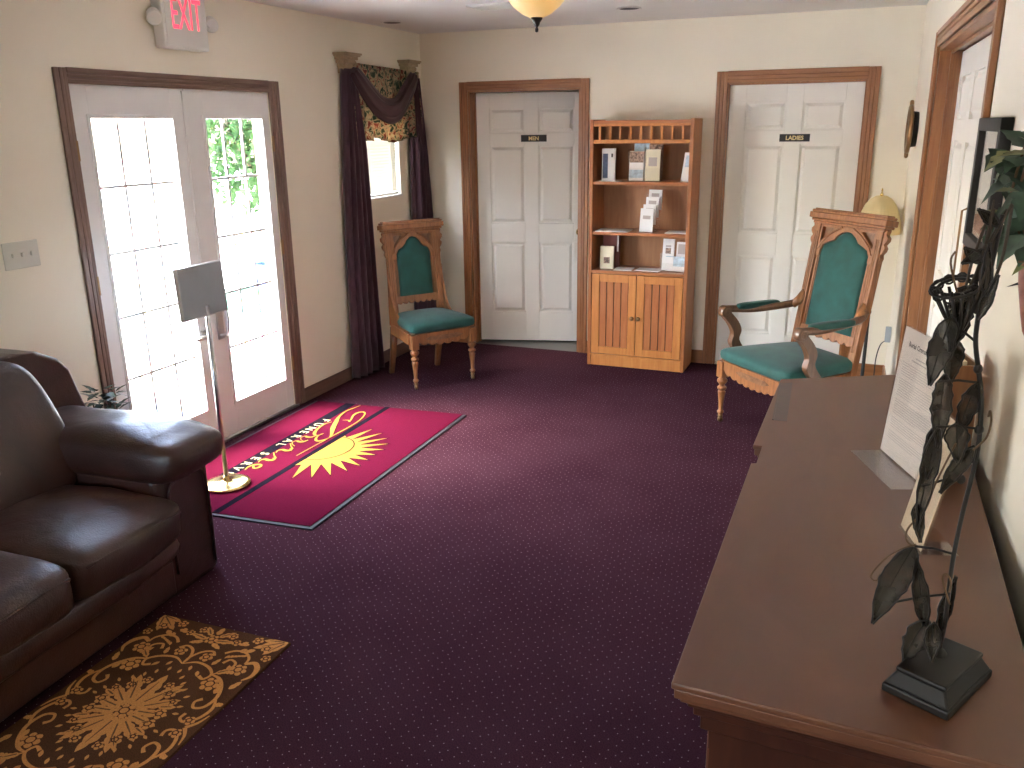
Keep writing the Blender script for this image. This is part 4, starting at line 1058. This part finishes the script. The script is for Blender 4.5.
# ------------------------------------------------------------------ corner floor lamp, cord
fl_ = thing('floor_lamp', 'floor lamp with cream pleated bell shade in the corner behind the armchair', 'lamp', (.085, 6.17, 0))
m = MB(); m.lathe([(.115, 0), (.115, .012), (.04, .03), (.012, .05), (.010, .5), (.016, .52), (.010, .54), (.009, 1.08), (.02, 1.09), (.02, 1.12)], seg=28); m.build('pole', M['black'], fl_)
m = MB(); m.lathe([(.135, 1.045), (.137, 1.075), (.128, 1.13), (.112, 1.185), (.090, 1.235), (.062, 1.268), (.035, 1.285), (.030, 1.285)], seg=96, flute=.012, nf=32); m.build('lamp_shade', M['lampshade'], fl_)
m = MB(); m.lathe([(.006, 1.12), (.006, 1.28), (.012, 1.29), (.009, 1.30), (.004, 1.31), (.006, 1.325), (.001, 1.335)], seg=16); m.build('finial', M['brass'], fl_)
# plug adapter with cord low on the right wall
pl_ = thing('plug_adapter', 'grey plug adapter with thin drooping cord low on the corner wall', 'plug', (.205, 6.10, .39))
m = MB(); m.prism([[(-.028, -.05), (.028, -.05), (.018, .05), (-.014, .05)]], .035, T=frameT((.028, 0, 0), (0,1,0), (0,0,1), (-1,0,0))); m.build('body', M['board'], pl_, bevel=.004)
m = MB(); m.tube(smooth([(.0, 0, -.045), (-.03, -.06, -.06), (-.05, -.12, -.14), (-.05, -.14, -.28), (-.04, -.15, -.384)]), .0035, 6); m.build('cord', M['blackp'], pl_)

# clock, framed picture on the right wall (local wall frame: x=0 is the wall, -x the room)
ck = thing('wall_clock', 'round bronze wall clock seen edge-on between corner and oak door frame', 'clock', (RWX, 0, 0), RWA)
T = frameT((0, 5.93, 1.70), (0,1,0), (0,0,1), (-1,0,0))
m = MB(); m.lathe([(.100, .0), (.105, .03)], T=T, seg=40); m.build('case', M['black'], ck)
m = MB(); m.lathe([(.100, .028), (.140, .034), (.146, .044), (.138, .056), (.118, .058), (.108, .048)], T=T, seg=48); m.build('rim', M['bronze'], ck)
m = MB(); m.lathe([(.110, .046), (.001, .047)], T=T, seg=40); m.build('dial', M['paper_cream'], ck)
for s in (-1, 1):
    m = MB(); m.pillow((0, s*.150, .045), (.022, .020, .012), (.8, .8), 14, 8, T=T); m.build('ornament', M['bronze'], ck)
pf = thing('framed_picture', 'dark framed picture hanging by the near edge of the oak door frame', 'picture', (RWX, 0, 0), RWA)
fy0, fy1, fz0, fz1 = 2.50, 2.915, 1.395, 1.755
def FB(m, a, b2, c, d, x0, x1): m.box(x0, x1, a, b2, c, d)
m = MB()
for q in ((fy0, fy0+.035, fz0, fz1), (fy1-.035, fy1, fz0, fz1), (fy0, fy1, fz0, fz0+.035), (fy0, fy1, fz1-.035, fz1)): FB(m, *q, -.030, -.001)
m.build('frame', M['black'], pf, bevel=.003)
m = MB(); FB(m, fy0+.03, fy1-.03, fz0+.03, fz1-.03, -.012, -.006); m.build('mat_board', M['mirror_mat'], pf)
m = MB(); FB(m, fy0+.07, fy1-.07, fz0+.05, fz0+.14, -.014, -.012); m.build('print', M['picture'], pf)
m = MB(); FB(m, fy0+.03, fy1-.03, fz0+.03, fz1-.03, -.020, -.018); m.build('glass', M['glass'], pf)

# ------------------------------------------------------------------ console (sideboard)
CZ = .95
cs = thing('console_sideboard', 'long cherry wood sideboard with moulded top along the right wall', 'sideboard', (.05, 2.0, 0))
CT = Matrix.Translation((-.05, -2.0, 0))
def off(poly, d):
    out = []; n = len(poly)
    for i in range(n):
        p0, p1, p2 = Vector(poly[i-1]), Vector(poly[i]), Vector(poly[(i+1) % n])
        e1 = (p1-p0).normalized(); e2 = (p2-p1).normalized(); n1 = Vector((-e1.y, e1.x)); n2 = Vector((-e2.y, e2.x))
        bb = (n1+n2); bb = bb/max(.3, bb.dot(n1)); out.append(tuple(p1+bb*d))
    return out
top = [(-.202, 1.108), (.298, 1.085), (.298, 3.075), (.125, 2.985), (-.205, 2.812), (-.213, 2.167), (-.190, 2.165), (-.190, 2.045), (-.202, 2.040)]
prof = [(0, CZ-.012, CZ), (.004, CZ-.030, CZ-.012), (.012, CZ-.040, CZ-.030), (.022, CZ-.052, CZ-.040), (.030, CZ-.070, CZ-.052), (.040, CZ-.100, CZ-.070)]
m = MB()
for d, z0, z1 in prof[:3]: m.prism([off(top, d)], z1-z0, T=CT @ Matrix.Translation((0, 0, z0)))
m.build('table_top', M['cherry'], cs, bevel=.003)
m = MB()
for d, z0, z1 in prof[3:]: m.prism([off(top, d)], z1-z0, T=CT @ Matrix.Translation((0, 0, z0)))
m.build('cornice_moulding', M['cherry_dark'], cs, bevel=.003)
body = off(top, .055)
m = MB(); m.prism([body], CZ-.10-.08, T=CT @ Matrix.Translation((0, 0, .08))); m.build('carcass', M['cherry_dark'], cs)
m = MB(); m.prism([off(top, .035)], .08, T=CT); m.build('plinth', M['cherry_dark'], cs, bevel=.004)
for (x, y) in ((-.122, 1.190), (-.122, 1.960), (-.130, 2.25), (-.125, 2.735)):
    m = MB(); m.box(x-.026, x+.026, y-.026, y+.026, .08, .14, T=CT); m.box(x-.028, x+.028, y-.028, y+.028, CZ-.145, CZ-.10, T=CT)
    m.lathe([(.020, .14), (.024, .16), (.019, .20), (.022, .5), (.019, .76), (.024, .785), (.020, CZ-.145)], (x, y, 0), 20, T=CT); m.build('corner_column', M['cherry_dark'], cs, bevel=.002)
m = MB(); m.box(-.06, .22, 1.148, 1.170, .17, .78, T=CT); pnl = m.build('end_panel', M['cherry'], cs, bevel=.004)
for (y0, y1) in ((1.21, 1.58), (1.60, 1.96), (2.27, 2.70)):
    m = MB(); m.box(-.158, -.140, y0, y1, .14, .62, T=CT); dd = m.build('cabinet_door', M['cherry'], cs, bevel=.004)
    m = MB(); m.lathe([(.006, 0), (.006, .012), (.012, .02), (.001, .026)], T=CT @ frameT((-.158, y1-.04, .42), (0,1,0), (0,0,1), (-1,0,0)), seg=16); m.build('knob', M['brass'], dd)
    m = MB(); m.box(-.158, -.145, y0, y1, .64, .82, T=CT); dd = m.build('drawer', M['cherry'], cs, bevel=.004)
    m = MB(); m.lathe([(.006, 0), (.006, .012), (.012, .02), (.001, .026)], T=CT @ frameT((-.158, (y0+y1)/2, .73), (0,1,0), (0,0,1), (-1,0,0)), seg=16); m.build('knob', M['brass'], dd)
m = MB(); m.prism([[(-.203, 2.765), (-.198, 2.765), (-.183, 2.386), (-.188, 2.386)]], .002, T=CT @ Matrix.Translation((0, 0, CZ))); m.prism([[(-.198, 2.765), (-.165, 2.785), (-.148, 2.386), (-.183, 2.386)]], .0004, T=CT @ Matrix.Translation((0, 0, CZ+.0001)), mi=0); m.build('inlay_strip', M['cherry_dark'], cs)

# ------------------------------------------------------------------ papers and holders on the console
def signholder(name, label, o, ax, w, h, lean, base, paper, lines=True, cat='sign holder'):
    """o: bottom start point on the table; ax: 2D unit direction along the sheet; lean pushes the top sideways"""
    r = thing(name, label, cat, (o[0], o[1], CZ))
    u = Vector((ax[0], ax[1], 0)).normalized(); n = Vector((u.y, -u.x, 0))   # n : faces the reader
    if n.x > 0: n = -n
    v = (Vector((0, 0, 1))-n*math.tan(R(lean))).normalized()
    T = frameT((0, 0, .0025), u, v, n)
    m = MB(); m.prism([[(0, 0), (w, 0), (w, h), (0, h)]], .0025, T=T @ Matrix.Translation((0, 0, .002))); m.prism([[(0, 0), (w, 0), (w, h), (0, h)]], .0025, T=T @ Matrix.Translation((0, 0, -.004)))
    Tb = frameT((0, 0, .0005), u, n, (0, 0, 1)); m.prism([[(0, base[0]), (w, base[0]), (w, base[1]), (0, base[1])]], .002, T=Tb); m.build('acrylic_stand', M['acrylic'], r)
    m = MB(); m.prism([[(.002, .004), (w-.002, .004), (w-.002, h-.002), (.002, h-.002)]], .0012, T=T); sh = m.build('sheet', paper, r)
    if lines:
        m = MB()
        m.text('Burial Cremation Services', .0165, T @ Matrix.Translation((w/2, h*.865, .0013)), ext=.0001, bold=.0004)
        m.build('heading', M['ink'], sh)
        m = MB(); z = h*.80; rr2 = random.Random(11)
        for wd2 in (.32, .45): m.prism([[(w/2-w*wd2/2, z), (w/2+w*wd2/2, z), (w/2+w*wd2/2, z+.0028), (w/2-w*wd2/2, z+.0028)]], .0002, T=T @ Matrix.Translation((0, 0, .0013))); z -= .0085
        z -= .004
        for para in (6, 8, 7, 5, 4):
            for k in range(para):
                L = w*(.80 if k < para-1 else rr2.uniform(.3, .7))*rr2.uniform(.95, 1)
                m.prism([[(w*.10, z), (w*.10+L, z), (w*.10+L, z+.0011), (w*.10, z+.0011)]], .0002, T=T @ Matrix.Translation((0, 0, .0013))); z -= .0058
            z -= .0060
        m.build('printed_text', M['ink_grey'], sh)
    return r
signholder('letter_holder', 'clear slanted holder with a typed white letter on the sideboard', (.092, 2.235), (.084, -.21), .245, .325, 5, (-.002, .075), M['paper_pink'])
signholder('card_holder', 'clear holder with a tall buff card behind the metal leaf sculpture', (.128, 1.785), (.033, -.115), .120, .26, 11, (-.07, .002), M['paper_wood'], False)
bh = thing('brochure_box', 'dark edged wooden brochure box behind the typed letter', 'box', (.215, 2.34, CZ), R(12))
m = boxes((-.06, .06, -.10, -.094, 0, .235), (-.06, .06, .094, .10, 0, .235), (-.06, -.054, -.094, .094, 0, .235), (.054, .06, -.094, .094, 0, .235), (-.06, .06, -.10, .10, 0, .004)); m.build('box', M['oak'], bh)
boxes((-.04, -.02, -.085, .085, .005, .245)).build('black_folder', M['blackp'], bh); boxes((0, .03, -.085, .085, .005, .242)).build('leaflets', M['paper_cream'], bh)

# ------------------------------------------------------------------ metal leaf sculpture
sc_ = thing('leaf_sculpture', 'black wire mesh leaf sculpture on a square stepped base on the sideboard', 'sculpture', (.158, 1.262, CZ))
o3 = Vector((.158, 1.262, CZ))
m = MB(); RB_ = Matrix.Translation((.007, -.016, 0)) @ Matrix.Rotation(R(-27), 4, 'Z')
m.box(-.048, .048, -.076, .076, 0, .014, T=RB_)
m.frustum((-.046, .046, -.074, .074), .014, (-.034, .034, -.062, .062), .036, T=RB_ @ Matrix(((1,0,0,0),(0,0,1,0),(0,1,0,0),(0,0,0,1))))
m.box(-.036, .036, -.064, .064, .034, .042, T=RB_); m.lathe([(.016, .040), (.012, .046), (.005, .052)], (.003, 0, 0), 16)
m.build('base', M['black'], sc_, bevel=.003)
def S(x, z, y=0): return Vector((x-.158, y, z-CZ))
stem = smooth([tuple(S(*q)) for q in ((.163, .992), (.166, 1.04), (.165, 1.081), (.164, 1.146), (.167, 1.217), (.172, 1.278), (.174, 1.33), (.169, 1.387), (.163, 1.418), (.153, 1.462), (.151, 1.489), (.152, 1.523), (.156, 1.55), (.160, 1.608), (.162, 1.634))], 4)
m = MB(); m.tube(stem, .0032, 8)
for (xx_, z) in ((.160, 1.43), (.172, 1.345), (.159, 1.27)): m.pillow(tuple(S(xx_, z)), (.006, .006, .007), (1, 1), 10, 8)
m.build('stem', M['black'], sc_)
def wleaf(p0, p1, w, bulge=.012, y0=0, y1=0, seed=0, name='leaf'):
    a = S(*p0, y0); b2 = S(*p1, y1); d = b2-a; s = d.cross(Vector((0, 1, 0))).normalized(); n = s.cross(d).normalized()
    m = MB(); prev = None; N = 14; rr = random.Random(seed)
    edgeL = []; edgeR = []
    for i in range(N+1):
        t = i/N; ww = .84*w*(math.sin(PI*t**.75)**.9)*(1+.14*rr.uniform(-1, 1)) if 0 < i < N else .0012
        c = a+d*t+n*bulge*math.sin(PI*t)
        row = [c+s*ww*q+n*bulge*.8*(q*q)*(-1) for q in (-1, -.5, 0, .5, 1)]
        edgeL.append(row[0]); edgeR.append(row[-1])
        V = [m.bm.verts.new(p) for p in row]
        if prev:
            for k in range(4):
                f = m.bm.faces.new([prev[k], prev[k+1], V[k+1], V[k]]); f.smooth = True
        prev = V
    L = m.build(name, M['wire'], sc_, solid=.0012)
    m = MB(); m.tube(edgeL, .0014, 5); m.tube(edgeR, .0014, 5); m.tube([a+d*t+n*(bulge*math.sin(PI*t)+.001) for t in [i/8 for i in range(9)]], .0012, 5)
    m.build('rim_wire', M['black'], L)
PX = lambda x, y: None
LV = [((.111, 1.163), (.067, 1.040), .0235, -.01, -.03), ((.138, 1.042), (.115, 1.151), .0125, -.01, -.02), ((.159, 1.026), (.173, 1.112), .0100, .0, .02),
      ((.142, 1.051), (.115, .985), .0205, -.012, -.03), ((.149, 1.053), (.152, .995), .0125, -.02, -.03), ((.121, 1.346), (.110, 1.195), .0122, -.01, -.02),
      ((.118, 1.504), (.103, 1.406), .0185, -.02, -.01), ((.130, 1.467), (.130, 1.400), .0155, .01, .02), ((.121, 1.420), (.123, 1.318), .0150, .0, -.01),
      ((.162, 1.413), (.149, 1.324), .0140, .0, .02), ((.141, 1.360), (.151, 1.300), .0168, -.02, -.01), ((.169, 1.321), (.132, 1.254), .0125, .0, -.02),
      ((.119, 1.341), (.115, 1.268), .0115, .01, -.01), ((.107, 1.230), (.117, 1.176), .0095, -.01, -.02), ((.145, 1.543), (.116, 1.490), .0190, .0, .01), ((.136, 1.530), (.122, 1.452), .0160, .01, -.01)]
for k, (a, b2, w, y0, y1) in enumerate(LV): wleaf(a, b2, w, .008, y0, y1, k)
for (a, b2) in (((.151, 1.468), (.122, 1.486)), ((.163, 1.411), (.112, 1.410)), ((.172, 1.346), (.118, 1.346)), ((.158, 1.272), (.111, 1.256)), ((.164, 1.155), (.110, 1.163)), ((.166, 1.091), (.094, 1.068))):
    m = MB(); m.tube([S(*a), S((a[0]+b2[0])/2, (a[1]+b2[1])/2+.003, -.006), S(*b2, -.01)], .0019, 6); m.build('cross_wire', M['black'], sc_)
tend = [[(.113, 1.167), (.093, 1.155), (.074, 1.135), (.059, 1.106), (.067, 1.099), (.071, 1.111)],
        [(.145, 1.326), (.127, 1.264), (.119, 1.224), (.1, 1.19), (.1, 1.171), (.111, 1.163)],
        [(.167, 1.319), (.18, 1.338), (.183, 1.36), (.18, 1.377), (.179, 1.368)],
        [(.167, 1.081), (.153, 1.119), (.157, 1.128), (.164, 1.117), (.164, 1.1)],
        [(.125, 1.522), (.109, 1.571), (.113, 1.587)]]
for t in tend:
    m = MB(); m.tube(smooth([tuple(S(*q, -.012)) for q in t], 5), .0014, 6); m.build('tendril', M['stemb'], sc_)
# filigree cup near the top
m = MB(); cc = S(.120, 1.535)
for q in (1, .72): m.tube([cc+Vector((.030*q*math.cos(t), .022*q*math.sin(t), .004+.012*q*math.sin(t+.5))) for t in [i*PI/12 for i in range(25)]], .0022, 6)
for k in range(10):
    a = k*2*PI/10; ctr = cc+Vector((.025*math.cos(a), .018*math.sin(a), .002+.012*math.sin(a+.5)))
    m.tube([ctr+Vector((.006*math.cos(t), .002, .006*math.sin(t))) for t in [i*PI/5 for i in range(11)]], .0015, 5)
for k in range(14):
    a = k*2*PI/14; m.tube([cc+Vector((.029*math.cos(a), .022*math.sin(a), 0)), cc+Vector((.016*math.cos(a)+.006, .012*math.sin(a), -.035)), cc+Vector((.010, 0, -.065))], .0022, 5)
m.build('filigree_cup', M['black'], sc_)
# upper twig cluster
m = MB(); rr = random.Random(5)
for k in range(9):
    a0 = S(.140+rr.uniform(-.012, .012), 1.500+rr.uniform(-.01, .03), rr.uniform(-.015, .015)); a1 = S(.158+rr.uniform(-.012, .012), 1.635+rr.uniform(-.04, .02), rr.uniform(-.02, .02))
    md = (a0+a1)/2+Vector((rr.uniform(-.008, .008), rr.uniform(-.01, .01), 0)); m.tube(smooth([tuple(a0), tuple(md), tuple(a1)], 5), rr.uniform(.0013, .0024), 6)
m.build('twigs', M['twig'], sc_)
for k, (a, b2) in enumerate((((.148, 1.589), (.121, 1.572)), ((.144, 1.573), (.122, 1.593)), ((.158, 1.621), (.131, 1.642)), ((.150, 1.500), (.165, 1.56)), ((.155, 1.53), (.150, 1.60)))): wleaf(a, b2, .008, .003, -.01, -.015, 40+k)

# ------------------------------------------------------------------ wall pocket with ivy
wp = thing('wall_pocket', 'reddish carved wall pocket overflowing with dark ivy on the right wall', 'wall plant', (.334, 1.81, 1.455), RWA)
m = MB(); m.lathe([(.002, -.10), (.010, -.085), (.018, -.05), (.028, 0), (.034, .05), (.036, .07), (.028, .07)], (-.032, 0, 0), 16); m.build('pocket', M['terra'], wp)
m = MB(); ileaf(m, (-.03, 0, .005), (-1, -.1, .05), (0, 0, 1), .05, .018); ileaf(m, (-.03, 0, .005), (-.3, -1, -.1), (0, 0, 1), .05, .02); m.build('dark_leaf', M['black'], wp)
m = MB(); rr = random.Random(9)
for k in range(46):
    a = rr.uniform(0, 2*PI); x = -.045+rr.uniform(-.055, .03); y = rr.uniform(-.10, .09); z = .07+rr.uniform(.0, .19)
    ileaf(m, (x, y, z), (rr.uniform(-1, .3), rr.uniform(-1, .6), rr.uniform(-.9, .4)), (rr.uniform(-.3, .3), -.2, 1), rr.uniform(.05, .085), rr.uniform(.020, .036), 1 if rr.random() < .15 else 0, .3)
m.build('foliage', [M['leafg'], M['leafy']], wp)
m = MB()
for k in range(5): m.tube(smooth([(-.03, 0, .04), (-.05-.01*k, -.02+.01*k, .12), (-.06-.006*k, -.03, .16+.03*k)], 4), .0025, 6)
m.tube(smooth([(-.045, -.03, .13), (-.055, -.04, .08), (-.06, -.05, .055), (-.075, -.055, .052)], 4), .0022, 6)
m.build('stems', M['stemb'], wp)
m = MB()
for k in range(14): ileaf(m, (-.01+rr.uniform(-.02, .02), -.10+rr.uniform(-.05, .05), .29+rr.uniform(-.02, .06)), (rr.uniform(-1, .5), rr.uniform(-1, 0), rr.uniform(-.6, .6)), (0, 0, 1), .05, .02, 0, .3)
m.build('upper_sprig', M['leafg'], wp)

# ------------------------------------------------------------------ outdoors
struct('ground', boxes((-40, XL-.2, -30, 40, -.20, -.12)), M['ground'], 'sunlit pale pavement beyond the glazed door')
struct('patio_slab', boxes((-5.2, XL-WT, 2.2, 6.8, -.12, -.01)), M['ground'])
def tree(x, y, h, r_, label, n=1600, seed=1):
    t = thing('tree', label, 'tree', (x, y, -.12)); rr = random.Random(seed)
    m = MB(); m.tube([(0, 0, 0), (.05, .05, h*.3), (0, .1, h*.65)], [.14, .10, .05], 10)
    for k in range(6): a = k*1.05; m.tube([(0, .05, h*.35), (r_*.4*math.cos(a), r_*.4*math.sin(a), h*.55), (r_*.7*math.cos(a), r_*.7*math.sin(a), h*.7)], [.05, .03, .015], 6)
    m.build('trunk', M['bark'], t)
    m = MB()
    for k in range(n):
        while True:
            p = Vector((rr.uniform(-1, 1), rr.uniform(-1, 1), rr.uniform(-1, 1)))
            if p.length < 1: break
        ileaf(m, (p.x*r_, p.y*r_, h*.62+p.z*h*.38), (rr.uniform(-1, 1), rr.uniform(-1, 1), rr.uniform(-1, .4)), (0, 0, 1), rr.uniform(.09, .17), rr.uniform(.03, .06))
    m.build('crown', M['tree'], t, norm=False)
tree(-7.3, 9.35, 3.4, .95, 'leafy green tree seen through the upper panes of the right door leaf', 3800, 2)
tree(-9.0, 13.6, 4.6, 1.7, 'leafy green tree farther right, glimpsed through the small window', 1600, 4)
m = MB()
for nm, x, y, w_, d_, h_, mm, lbl in (('storage_bin', -6.55, 8.35, .30, .26, .34, 'car', 'small dark blue bin on the bright pavement seen through the right door leaf'),
        ('planter_box', -6.1, 7.35, .5, .3, .22, 'car_green', 'low green planter box on the bright pavement seen through the right door leaf')):
    q = thing(nm, lbl, 'bin' if nm == 'storage_bin' else 'planter', (x, y, -.12))
    m = MB(); m.loft([[(-w_/2*k, -d_/2*k, z), (w_/2*k, -d_/2*k, z), (w_/2*k, d_/2*k, z), (-w_/2*k, d_/2*k, z)] for k, z in ((.86, 0), (1, h_), (.93, h_), (.80, .03))], cap=True, smooth=False); m.build('body', M[mm], q, bevel=.006)
    m = MB()
    for (a, b2, c, d) in ((-1.06, 1.06, -1.06, -.98), (-1.06, 1.06, .98, 1.06), (-1.06, -.98, -.98, .98), (.98, 1.06, -.98, .98)): m.box(a*w_/2, b2*w_/2, c*d_/2, d*d_/2, h_-.03, h_+.005)
    m.build('rim', M[mm], q, bevel=.004)
dm = boxes((-4.30, -3.90, 3.72, 4.25, -.01, .004)); tag(dm.build('outdoor_doormat', M['car'], bevel=.003), 'dark blue doormat on the patio outside the left door leaf', 'doormat')

# ------------------------------------------------------------------ lights
W = bpy.data.worlds.new('sky'); sc.world = W; W.use_nodes = True; wn = W.node_tree
bg = wn.nodes['Background']
sk = wn.nodes.new('ShaderNodeTexSky'); sk.sky_type = 'NISHITA'; sk.sun_elevation = R(52); sk.sun_rotation = R(250); sk.sun_disc = False
sk.air_density = 1.0; sk.dust_density = 3.0
wn.links.new(sk.outputs[0], bg.inputs['Color']); bg.inputs['Strength'].default_value = 2.4
sd = bpy.data.lights.new('sun', 'SUN'); sd.energy = 22; sd.angle = R(.6); sd.color = (1, .96, .88)
so_ = bpy.data.objects.new('sun', sd); COL.objects.link(so_)
so_.rotation_euler = Vector((-.25, .45, -1)).to_track_quat('-Z', 'Y').to_euler()
def portal(loc, size, direction):
    l = bpy.data.lights.new('portal', 'AREA'); l.shape = 'RECTANGLE'; l.size, l.size_y = size; l.cycles.is_portal = True
    o = bpy.data.objects.new('sky_portal', l); COL.objects.link(o); o.location = loc
    o.rotation_euler = Vector(direction).to_track_quat('-Z', 'Z').to_euler(); return o
portal((XL-.16, (FY0+FY1)/2, 1.0), (1.45, 2.0), (1, 0, 0))
portal((XL-.16, (WY0+WY1)/2, (WZ0+WZ1)/2), (.6, .85), (1, 0, 0))
portal((-2.1, YR-.16, 1.45), (1.25, 1.15), (0, 1, 0))
def bulb(loc, e, c=(1, .80, .55), r_=.05):
    l = bpy.data.lights.new('bulb', 'POINT'); l.energy = e; l.color = c; l.shadow_soft_size = r_
    o = bpy.data.objects.new('bulb', l); COL.objects.link(o); o.location = loc
bulb((-1.302, 3.5, 2.30), .8); bulb((-1.45, -.9, 2.30), 11, r_=.1)  # second bulb is warm fill added behind the camera

# ------------------------------------------------------------------ camera
cam = bpy.data.cameras.new('camera'); co = bpy.data.objects.new('camera', cam); COL.objects.link(co)
p, r_, y = R(16.711), R(-.7556), R(-22.224)
F = Vector((math.sin(y)*math.cos(p), math.cos(y)*math.cos(p), -math.sin(p)))
rt = Vector((math.cos(y), -math.sin(y), 0)); up = rt.cross(F)
X = rt*math.cos(r_)+up*math.sin(r_); U = -rt*math.sin(r_)+up*math.cos(r_)
mw = Matrix.Identity(4)
for i in range(3): mw[i][0], mw[i][1], mw[i][2] = X[i], U[i], -F[i]
mw.translation = (0, 0, 1.75); co.matrix_world = mw
cam.sensor_width = 36; cam.lens = 859.67*36/1024; cam.clip_start = .05
sc.camera = co
vs = sc.view_settings; sc.display_settings.display_device = 'sRGB'
vs.view_transform = 'Standard'; vs.look = 'None'; vs.gamma = 1; vs.use_curve_mapping = False
vs.exposure = 1.65
sc.cycles.use_denoising = True
sc.cycles.max_bounces = 8; sc.cycles.diffuse_bounces = 5; sc.cycles.transparent_max_bounces = 12
sc.cycles.sample_clamp_indirect = 6
